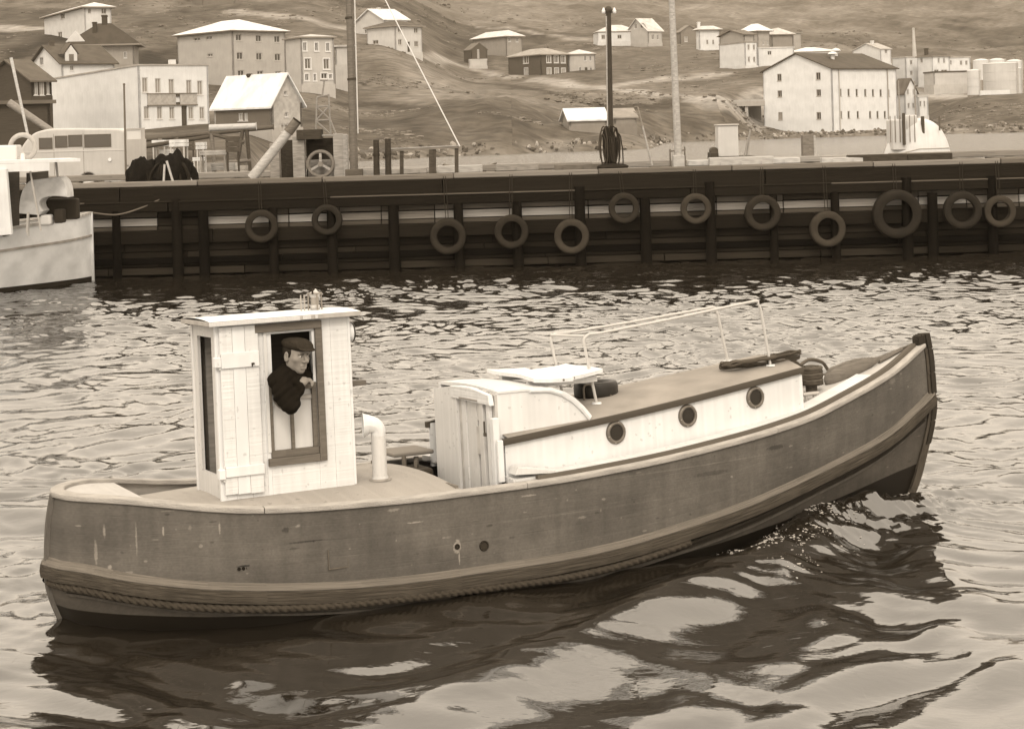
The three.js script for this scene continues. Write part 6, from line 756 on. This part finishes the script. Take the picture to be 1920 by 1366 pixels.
// ---------------------------------------------------------------- the left shore: van, booms, heaps
{
  const D = 50, k = D / F, o = at(135, 338, D), t = thing('delivery_van', 'pale rounded delivery van parked by the pier with its rear door open', 'van', null, o), X = (px) => (px - 135) * k, Y = (py) => (338 - py) * k, body = mat(0.5, { rough: 0.4, t: 'plaster', r: 0.6, coat: 0.3 });
  const prof = new THREE.Shape(); prof.moveTo(X(34), Y(336)); prof.lineTo(X(30), Y(300)); prof.quadraticCurveTo(X(31), Y(286), X(42), Y(281)); prof.quadraticCurveTo(X(54), Y(258), X(70), Y(250)); prof.quadraticCurveTo(X(85), Y(244), X(110), Y(243.5)); prof.lineTo(X(222), Y(247)); prof.quadraticCurveTo(X(233), Y(248), X(234), Y(258)); prof.lineTo(X(239), Y(334)); prof.lineTo(X(184), Y(335)); prof.absarc(X(165), Y(340), 19 * k, 0.2, Math.PI - 0.2, false); prof.lineTo(X(100), Y(336)); prof.absarc(X(80), Y(340), 19 * k, 0.2, Math.PI - 0.2, false); prof.closePath();
  P('body', new THREE.ExtrudeGeometry(prof, { depth: 1.46, bevelEnabled: true, bevelSize: 0.06, bevelThickness: 0.06, bevelSegments: 4, curveSegments: 14 }).translate(0, 0, -1.5), body, t);
  for (const [a, b, c, d] of [[76, 99, 258, 277], [106, 127, 255, 275], [131, 155, 254, 274], [161, 209, 254, 276]]) { const w = sub('window', t); P('glass', RB(X(a), X(b), Y(d), Y(c), 0.018, 0.03, 0.012), new THREE.MeshPhysicalMaterial({ color: S(0.06), roughness: 0.15 }), w); P('rubber_seal', [B(X(a) - 0.02, X(a), Y(d) - 0.02, Y(c) + 0.02, 0.015, 0.036), B(X(b), X(b) + 0.02, Y(d) - 0.02, Y(c) + 0.02, 0.015, 0.036), B(X(a), X(b), Y(c), Y(c) + 0.02, 0.015, 0.036), B(X(a), X(b), Y(d) - 0.02, Y(d), 0.015, 0.036)], mat(0.12), w); }
  P('waist_strip', B(X(34), X(236), Y(284), Y(282), 0.016, 0.032), mat(0.5, { rough: 0.4 }), t); P('door_seam', [B(X(102), X(102.8), Y(330), Y(250), 0.014, 0.024), B(X(157.5), X(158.2), Y(330), Y(250), 0.014, 0.024)], mat(0.18), t); P('fuel_cap', new THREE.CylinderGeometry(0.05, 0.05, 0.04, 14).rotateX(Math.PI / 2).translate(X(207), Y(301), 0.03), mat(0.78, { rough: 0.3 }), t);
  for (const px of [80, 165]) { const w = sub('wheel', t); P('tyre', tyreGeo(0.3, 0.18, 28).translate(X(px), Y(347), -0.1), mat(0.03), w); P('hub_cap', lathe([[0, 0.06], [0.08, 0.05], [0.16, 0.0], [0.19, 0]], 20).rotateX(Math.PI / 2).translate(X(px), Y(347), -0.05), mat(0.5, { rough: 0.3 }), w); }
  for (const px of [80, 165]) { const w = sub('wheel', t); P('tyre', tyreGeo(0.3, 0.18, 28).translate(X(px), Y(347), -1.4), mat(0.03), w); }
  P('bumper', RB(X(196), X(246), Y(343), Y(336), -1.5, 0.06, 0.03), mat(0.66, { rough: 0.35 }), t); P('bumper', RB(X(24), X(60), Y(343), Y(336), -1.5, 0.06, 0.03), mat(0.66, { rough: 0.35 }), t);
  const dr = sub('rear_door', t); P('door_frame', [B(X(236), X(276), Y(312), Y(264), 0.02, 0.07), B(X(236), X(240), Y(264), Y(244), 0.02, 0.07), B(X(267), X(274), Y(264), Y(243), 0.02, 0.07), B(X(240), X(267), Y(247), Y(243.5), 0.02, 0.07)], mat(0.38, { rough: 0.45, t: 'plaster', r: 0.6 }), dr); P('door_pane', B(X(240), X(267), Y(264), Y(247), 0.04, 0.05), new THREE.MeshPhysicalMaterial({ color: S(0.55), roughness: 0.15 }), dr);
}
{ const f = V3(ray(233, 250).x * 47, 1.4, -47), a = at(232, 158, 47), t = thing('thin_post', 'thin dark post standing before the flat-roofed building at the van door', 'post', null, f); P('post', rod(V3(0, -0.4, 0), V3(a.x - f.x, a.y - f.y, 0), 0.03, 0.026, 8), mat(0.12), t); P('post_cap', new THREE.SphereGeometry(0.035, 8, 6).translate(a.x - f.x, a.y - f.y, 0), mat(0.12), t); }
for (const [a, b, D, r, v, name, label] of [[[273, 261], [512, 238], 62, 0.09, 0.12, 'boom_pole', 'long dark boom lying level above the clutter right of the van'], [[273, 274], [392, 256], 58, 0.075, 0.09, 'boom_pole', 'shorter drooping dark boom under the long boom'], [[16, 192], [98, 247], 56, 0.13, 0.3, 'leaning_log', 'thick pale log leaning down behind the van front'], [[20, 108], [52, 256], 54, 0.05, 0.66, 'white_staff', 'thin white staff slanting behind the van front'], [[392, 240], [480, 236], 60, 0.12, 0.6, 'pale_beam', 'short thick pale beam lying above the clutter by the boathouse']]) { const t = P(name, [pole(a, b, D, r, r * 0.85, 12), pole(b, [b[0] + (b[0] - a[0]) * 0.004, b[1] + (b[1] - a[1]) * 0.004], D, r * 1.15, r * 1.15, 12)], timber(v)); tag(t, label, 'pole'); const p = at(a[0], a[1], D); t.geometry.translate(-p.x, -p.y, -p.z); t.position.copy(p); }
{ // trestle under the booms
  const D = 60, t = thing('boom_trestle', 'rough trestle of crossed poles holding up the booms by the boathouse', 'trestle'); for (const [a, b, v] of [[[300, 259], [296, 330], 0.2], [[462, 243], [470, 338], 0.08], [[455, 243], [440, 336], 0.1], [[396, 250], [404, 335], 0.2], [[330, 258], [350, 336], 0.16], [[470, 300], [400, 306], 0.2], [[458, 266], [390, 250], 0.12]]) P('trestle_pole', pole(a, b, D, 0.07, 0.06, 8), timber(v), t); here(t, at(400, 335, D)); }
{ // boats and gear drawn up between van and frame
  const r = rng(64), words = [['white', 0.7], ['grey', 0.32], ['pale', 0.5], ['dark', 0.06], ['brown', 0.16], ['cream', 0.6]];
  const spots = [[300, 268, 26, 12, 0.7, 'white fish crate under the near end of the long boom'], [335, 268, 30, 14, 0.74, 'wide white fish crate right of the open van door'], [355, 272, 18, 20, 0.1, 'dark upright crate between white crates'], [377, 273, 16, 14, 0.75, 'square white crate right of the dark upright crate'], [318, 285, 36, 12, 0.62, 'long cream crate low beside the black net heap'], [372, 298, 22, 7, 0.78, 'flat white box low in the middle of the clutter'], [400, 286, 50, 9, 0.42, 'long grey fish box below the trestle'], [436, 270, 26, 30, 0.08, 'dark net rack under the trestle'], [420, 312, 46, 14, 0.5, 'pale trough at the bottom of the clutter'], [448, 318, 30, 16, 0.3, 'brown tub box beside the slanting spar foot'], [392, 316, 20, 22, 0.36, 'upright plank box at the pier edge']];
  for (const [px, py, w, h, v, label] of spots) { const D = 52 + 8 * r(), k = D / F, c = at(px, py, D), t = thing('fish_crate', label, 'crate', 'crates and tubs on the left shore', V3(c.x, c.y - h / 2 * k, c.z), (r() - 0.5) * 0.4), W = w * k, Hh = h * k, dp = 0.5; const n = Math.max(2, Math.round(Hh / 0.14)); for (let i = 0; i < n; i++) P('crate_slat', [RB(-W / 2, W / 2, Hh * i / n + 0.008, Hh * (i + 1) / n - 0.008, dp / 2 - 0.02, dp / 2, 0.004), RB(-W / 2, W / 2, Hh * i / n + 0.008, Hh * (i + 1) / n - 0.008, -dp / 2, -dp / 2 + 0.02, 0.004), B(-W / 2, -W / 2 + 0.02, Hh * i / n + 0.008, Hh * (i + 1) / n - 0.008, -dp / 2 + 0.02, dp / 2 - 0.02), B(W / 2 - 0.02, W / 2, Hh * i / n + 0.008, Hh * (i + 1) / n - 0.008, -dp / 2 + 0.02, dp / 2 - 0.02)], mat(v, { t: 'grime', r: 1 }), t); P('crate_floor', B(-W / 2 + 0.02, W / 2 - 0.02, 0.006, 0.03, -dp / 2 + 0.02, dp / 2 - 0.02), mat(v * 0.8), t); P('crate_post', [[-1, 1], [1, 1], [-1, -1], [1, -1]].map(([a, b]) => B(a * (W / 2 - 0.045) - 0.022, a * (W / 2 - 0.045) + 0.022, -Math.max(0, c.y - h / 2 * k - 1.3), Hh - 0.005, b * (dp / 2 - 0.044) - 0.022, b * (dp / 2 - 0.044) + 0.022)), mat(v * 0.7, { t: 'grime', r: 1 }), t); }
}
{ // two black heaps of net by the van
  for (const [px, w, h, seed, label] of [[268, 0.42, 0.55, 3, 'black round heap of fishing net right beside the van bumper'], [322, 0.5, 0.68, 7, 'black heap of fishing net hung over a trestle, strands dangling']]) { const D = 42.6, f = deckAt(px, D), t = thing('net_heap', label, 'net heap', 'heaps of black net on the pier', f), g = new THREE.SphereGeometry(1, 44, 30), p = g.attributes.position; for (let i = 0; i < p.count; i++) { const k = 0.72 + 0.55 * fbm(p.getX(i) * 4 + seed, p.getY(i) * 4 + p.getZ(i) * 3, 4, seed); p.setXYZ(i, p.getX(i) * w * k * 1.1, Math.max(0, p.getY(i) * h * k * (p.getY(i) < 0 ? 0.1 : 1) + 0.02), p.getZ(i) * w * k * 0.8); } g.computeVertexNormals(); P('net', g, mat(0.012, { rough: 0.95, t: 'grime', r: 5, b: 'grimeB', br: 12, bs: 0.02 }), t); const r = rng(seed); for (let i = 0; i < 9; i++) { const x = (r() - 0.5) * w * 1.9; P('net_strand', tube([V3(x * 0.5, h * 0.72, 0.1), V3(x * 0.8, h * 0.5, w * 0.55), V3(x, 0.15, w * 0.62), V3(x * 1.05, 0.012, w * 0.66)], 0.03 + 0.02 * r(), 20, 6), mat(0.014, { rough: 0.95 }), t); } if (seed === 7) P('trestle_leg', [rod(V3(0.1, 0.0, 0.42), V3(-0.05, 0.5, 0.36), 0.03), rod(V3(-0.12, 0, 0.44), V3(-0.1, 0.42, 0.36), 0.028), rod(V3(0.5, 0, 0.2), V3(0.12, 0.62, 0.1), 0.035)], timber(0.5), t); } }
// ---------------------------------------------------------------- boats lying in the harbour
function openBoat(name, label, px, py, D, L, turn, v, rim) {
  const c = at(px, py, D), t = thing(name, label, 'rowing boat', 'boats moored in the inner harbour', V3(c.x, -0.12, -D), turn), w = L * 0.16, f = (u, y) => w * Math.pow(Math.sin(Math.PI * clamp(u * 0.94 + 0.03)), 0.6) * lerp(0.35, 1, y), hgt = (u) => 0.55 + 0.3 * Math.pow(2 * u - 1, 2);
  const hull = []; for (const s of [1, -1]) hull.push(grid(28, 6, (u, q) => V3((u - 0.5) * L, lerp(-0.1, hgt(u), q), s * f(u, Math.sqrt(q))))); P('hull', hull, mat(v, { t: 'wood', r: 1, side: THREE.DoubleSide }), t); P('gunwale', [1, -1].map((s) => tube(Array.from({ length: 15 }, (_, i) => V3((i / 14 - 0.5) * L, hgt(i / 14), s * f(i / 14, 1))), 0.035, 40, 6)), mat(rim), t); for (const u of [0.3, 0.55, 0.75]) P('thwart', B((u - 0.5) * L - 0.1, (u - 0.5) * L + 0.1, 0.36, 0.4, -f(u, 0.8), f(u, 0.8)), mat(0.3, { t: 'wood', r: 1 }), t);
}
openBoat('rowing_boat', 'dark rowing boat afloat behind the railing, nearest the mooring piles', 782, 300, 74, 2.6, 0.1, 0.1, 0.2); openBoat('rowing_boat', 'grey open boat afloat behind the right end of the railing', 880, 288, 110, 3.4, -0.2, 0.1, 0.14); openBoat('rowing_boat', 'small dark open boat afloat left of the rope hung post, farthest from the railing', 935, 286, 104, 3.0, 0.5, 0.06, 0.1); openBoat('rowing_boat', 'pale edged open boat afloat right between the two mooring piles', 718, 302, 86, 2.6, 0.3, 0.22, 0.45);
{ const D = 118, k = D / F, c = at(1374, 275, D), t = thing('work_barge', 'low dark work barge with a square white deckhouse left of the warehouse', 'barge', null, V3(c.x, 0, -D)), y = (py) => at(1374, py, D).y; P('barge_hull', [RB(-40 * k, 40 * k, -0.4, 0.55, -1.6, 1.2, 0.08), RB(-44 * k, -30 * k, 0.3, 0.85, -1.2, 0.9, 0.05)], mat(0.05, { t: 'grime', r: 0.5 }), t); P('rubbing_rail', B(-12 * k, 38 * k, 0.36, 0.5, 1.202, 1.27), mat(0.55), t); P('deckhouse', RB(-29 * k, 9 * k, 0.56, y(235), -1.0, 0.6, 0.04), render(0.6), t); P('deckhouse_roof', RB(-30.5 * k, 10.5 * k, y(235) + 0.004, y(235) + 0.1, -1.1, 0.7, 0.03), mat(0.4), t); P('barge_post', [rod(V3(26 * k, 0.5, 0), V3(34 * k, y(243), 0), 0.06), rod(V3(20 * k, 0.5, 0.3), V3(31 * k, y(250), 0.3), 0.05)], timber(0.35), t); P('winch', rod(V3(-36 * k, 0.95, -0.5), V3(-36 * k, 0.95, 0.5), 0.25, 0.25, 14), mat(0.06), t); }
{ // white vessel with a rounded stern beyond the pier
  const D = 96, k = D / F, c = at(1715, 292, D), t = thing('white_vessel', 'white vessel with rounded stern lying off the far quay under the pointed house', 'vessel', null, V3(c.x, 0, -D)), yt = (py) => at(1715, py, D).y, H0 = yt(221);
  const form = (a, b, q) => { const ce = Math.pow(Math.abs(Math.cos(b)), 0.75), se = Math.pow(Math.sin(b), 0.8), ca = Math.cos(a), x = 70 * k * ce * ca; return V3(x < 0 ? x * 0.86 : x, -0.4 + (H0 + 0.4) * se * (x < 0 ? 1 - 0.18 * Math.min(1, -x / (50 * k)) : 1) * q, 1.3 * ce * Math.sin(a)); };
  const wm = mat(0.74, { t: 'plaster', r: 0.4, side: THREE.DoubleSide, rough: 0.6 }); for (let i = 0; i < 6; i++) P('plate', grid(8, 18, (u, v) => form(lerp(-Math.PI, Math.PI, (i + u) / 6), v * Math.PI / 2, 1)), wm, t);
  P('rubbing_band', tube(Array.from({ length: 25 }, (_, i) => form(i / 24 * Math.PI, 0.42, 1).multiplyScalar(1.004)), 0.035, 60, 6), mat(0.4), t); P('stern_lamp', rod(V3(1.2, H0 * 0.75, 0.9), V3(1.2, H0 * 1.02, 0.9), 0.05), mat(0.1), t);
  P('deckhouse', RB(-48 * k, -22 * k, H0 * 0.4, H0 * 0.98, -0.5, 1.1, 0.08), render(0.62), t); P('companion', RB(-20 * k, 2 * k, H0 * 0.6, H0 * 1.06, -0.4, 0.7, 0.08), render(0.58), t);
  for (const [px, y] of [[1692, 150], [1722, 152]]) { const x = (px - 1715) * k; P('mast', rod(V3(x, H0 * 0.5, -0.2), V3(x - 0.05, yt(y), -0.2), 0.055, 0.035, 10), timber(0.3), t); } for (let i = 0; i < 6; i++) P('rail_stanchion', rod(V3((-52 + i * 9) * k, H0 * 0.55, 1.15), V3((-52 + i * 9) * k, H0 * 1.05, 1.15), 0.025, 0.025, 6), mat(0.16), t); P('dark_box', [RB(-30 * k, -25 * k, H0 * 0.5, H0 * 1.1, 1.1, 1.3, 0.04), RB(8 * k, 13 * k, H0 * 0.6, H0 * 1.03, 0.7, 1.0, 0.04)], mat(0.06), t); }
{ // white boat nosing up to the pier at the left
  const bow = V3(-9.3, 0, -38.55), d = V3(-0.7, 0, 0.714), n = V3(0.714, 0, 0.7), t = thing('white_fishing_boat', 'white fishing boat with dark wheel shelter, bow against the pier at the left edge', 'boat', null, bow), hb = spl([0, 0.3, 0.8, 1.6, 2.6, 4, 7], [0.02, 0.24, 0.48, 0.72, 0.92, 1.1, 1.1]), sh = spl([0, 1, 2.2, 4, 7], [1.47, 1.39, 1.32, 1.2, 1.15]), pt = (s, y, side) => d.clone().multiplyScalar(s).addScaledVector(n, side * hb(s) * lerp(0.72, 1, smooth(-0.4, 1.0, y))).add(V3(0, y, 0));
  const wm = mat(0.8, { t: 'grime', r: 0.45, rough: 0.6, side: THREE.DoubleSide }); const hl = sub('hull', t);
  for (const s of [1, -1]) for (let k = 0; k < 5; k++) P('strake', grid(40, 3, (u, q) => { const x = 7 * u * u, f = lerp(k / 5, (k + 1) / 5, q); return pt(x, lerp(0.1, sh(x), f), s); }), wm, hl); for (const s of [1, -1]) { P('bottom', grid(40, 3, (u, q) => pt(7 * u * u, lerp(-0.5, 0.1, q), s)), mat(0.02, { side: THREE.DoubleSide }), hl); P('rubbing_strake', sweep((u) => { const x = 7 * u * u; return { p: pt(x, sh(x) * 0.66 + 0.02, s), out: n.clone().multiplyScalar(s) }; }, [[-0.01, 0.03], [0.035, 0.022], [0.035, -0.022], [-0.01, -0.03]], 40), mat(0.3, { t: 'grime', r: 1, side: THREE.DoubleSide }), hl, true); P('gunwale', sweep((u) => { const x = 7 * u * u; return { p: pt(x, sh(x), s), out: n.clone().multiplyScalar(s) }; }, [[-0.08, 0.0], [-0.08, 0.04], [0.03, 0.04], [0.03, -0.02]], 40), mat(0.4, { t: 'grime', r: 1, side: THREE.DoubleSide }), hl, true); }
  P('deck', grid(20, 4, (u, q) => pt(0.15 + 6.8 * u, sh(0.15 + 6.8 * u) - 0.3, lerp(-0.92, 0.92, q))), mat(0.2, { side: THREE.DoubleSide }), t); P('stem', bar(V3(0.02, -0.4, 0), V3(0.02, 1.5, 0), 0.07, 0.07, V3(0, 0, 1)), wm, t);
  const L = (px, py, D) => at(px, py, D).sub(bow);
  P('shelter_roof', [0].map(() => { const a = L(-120, 306, 34.6), b = L(140, 299, 35.6); return bar(a, b, 1.5, 0.06); }), mat(0.82, { rough: 0.5, t: 'plaster', r: 0.7 }), t); P('roof_fascia', [bar(L(-120, 318, 33.9), L(92, 312, 34.7), 0.04, 0.16)], mat(0.8, { t: 'plaster', r: 0.7 }), t);
  P('shelter_wall', [bar(L(-2, 318, 34.3), L(8, 440, 34.3), 0.3, 0.12, V3(0, 0, 1)), bar(L(-60, 318, 34.2), L(-60, 440, 34.2), 0.2, 1.1, V3(0, 0, 1))], mat(0.82, { t: 'plaster', r: 0.7 }), t); P('shelter_shade_panel', [bar(L(20, 322, 36.3), L(20, 440, 36.3), 0.03, 1.15, V3(0, 0, 1)), bar(L(70, 322, 36.5), L(70, 352, 36.5), 0.03, 1.6, V3(0, 0, 1))], mat(0.06, { t: 'wood', r: 1 }), t);  // dark panels put the shade inside the shelter into colour
  P('roof_post', [bar(L(56, 320, 34.7), L(76, 432, 34.9), 0.03, 0.03, V3(0, 0, 1)), bar(L(52, 398, 35), L(50, 436, 35), 0.04, 0.04, V3(0, 0, 1)), bar(L(104, 300, 35.4), L(108, 336, 35.4), 0.04, 0.04, V3(0, 0, 1))], mat(0.4), t);
  { const D = 35.6, k = D / F, c = L(88, 400, D), sp = new THREE.Shape(); const q = (px, py) => [(px - 88) * k, (400 - py) * k]; sp.moveTo(...q(44, 396)); sp.quadraticCurveTo(...q(44, 352), ...q(66, 338)); sp.lineTo(...q(116, 333)); sp.quadraticCurveTo(...q(130, 336), ...q(131, 368)); sp.quadraticCurveTo(...q(100, 362), ...q(84, 370)); sp.quadraticCurveTo(...q(72, 380), ...q(84, 394)); sp.lineTo(...q(78, 400)); sp.closePath(); P('spray_hood', new THREE.ExtrudeGeometry(sp, { depth: 0.5, bevelEnabled: true, bevelSize: 0.02, bevelThickness: 0.03, bevelSegments: 2 }).translate(c.x, c.y, c.z - 0.25), mat(0.68, { t: 'grime', r: 1.2, rough: 0.8 }), t); P('dark_box', [RB(c.x - 0.1, c.x + 0.55, c.y - 0.15, c.y + 0.28, c.z - 0.5, c.z - 0.3, 0.05), RB(c.x + 0.15, c.x + 0.34, c.y - 0.2, c.y + 0.08, c.z - 0.2, c.z + 0.1, 0.04)], mat(0.03), t); P('white_gear', RB(c.x - 0.12, c.x + 0.12, c.y - 0.24, c.y - 0.02, c.z - 0.1, c.z + 0.2, 0.06), mat(0.6), t); P('hood_leg', [rod(V3(c.x - 0.4, c.y - 0.45, c.z), V3(c.x - 0.38, c.y + 0.1, c.z), 0.025)], mat(0.5), t); }  // near-black box behind the arch paints its dark opening
  P('life_ring', torus(0.25, 0.05, 28, 10).translate(L(42, 276, 35.4).x, L(42, 276, 35.4).y + 0.0, L(42, 276, 35.4).z), mat(0.42, { t: 'grime', r: 2 }), t); P('ring_stand', [rod(L(42, 290, 35.4), L(42, 306, 35.2), 0.05), RB(L(10, 290, 35.4).x - 0.2, L(10, 290, 35.4).x + 0.25, L(10, 304, 35.4).y, L(10, 272, 35.4).y, L(10, 290, 35.4).z - 0.3, L(10, 290, 35.4).z + 0.1, 0.04)], mat(0.6), t);
  P('bow_rope', tube([V3(0.02, 1.48, 0), V3(0.6, 1.42, -0.35), V3(1.4, 1.7, -0.5), V3(1.8, 2.05, -0.6)], 0.02, 30, 6), mat(0.1), t);
}
// thin haze over the fjord
scene.fog = new THREE.FogExp2(new THREE.Color(0.9, 0.8, 0.66), 0.00016);
renderer.render(scene, camera);
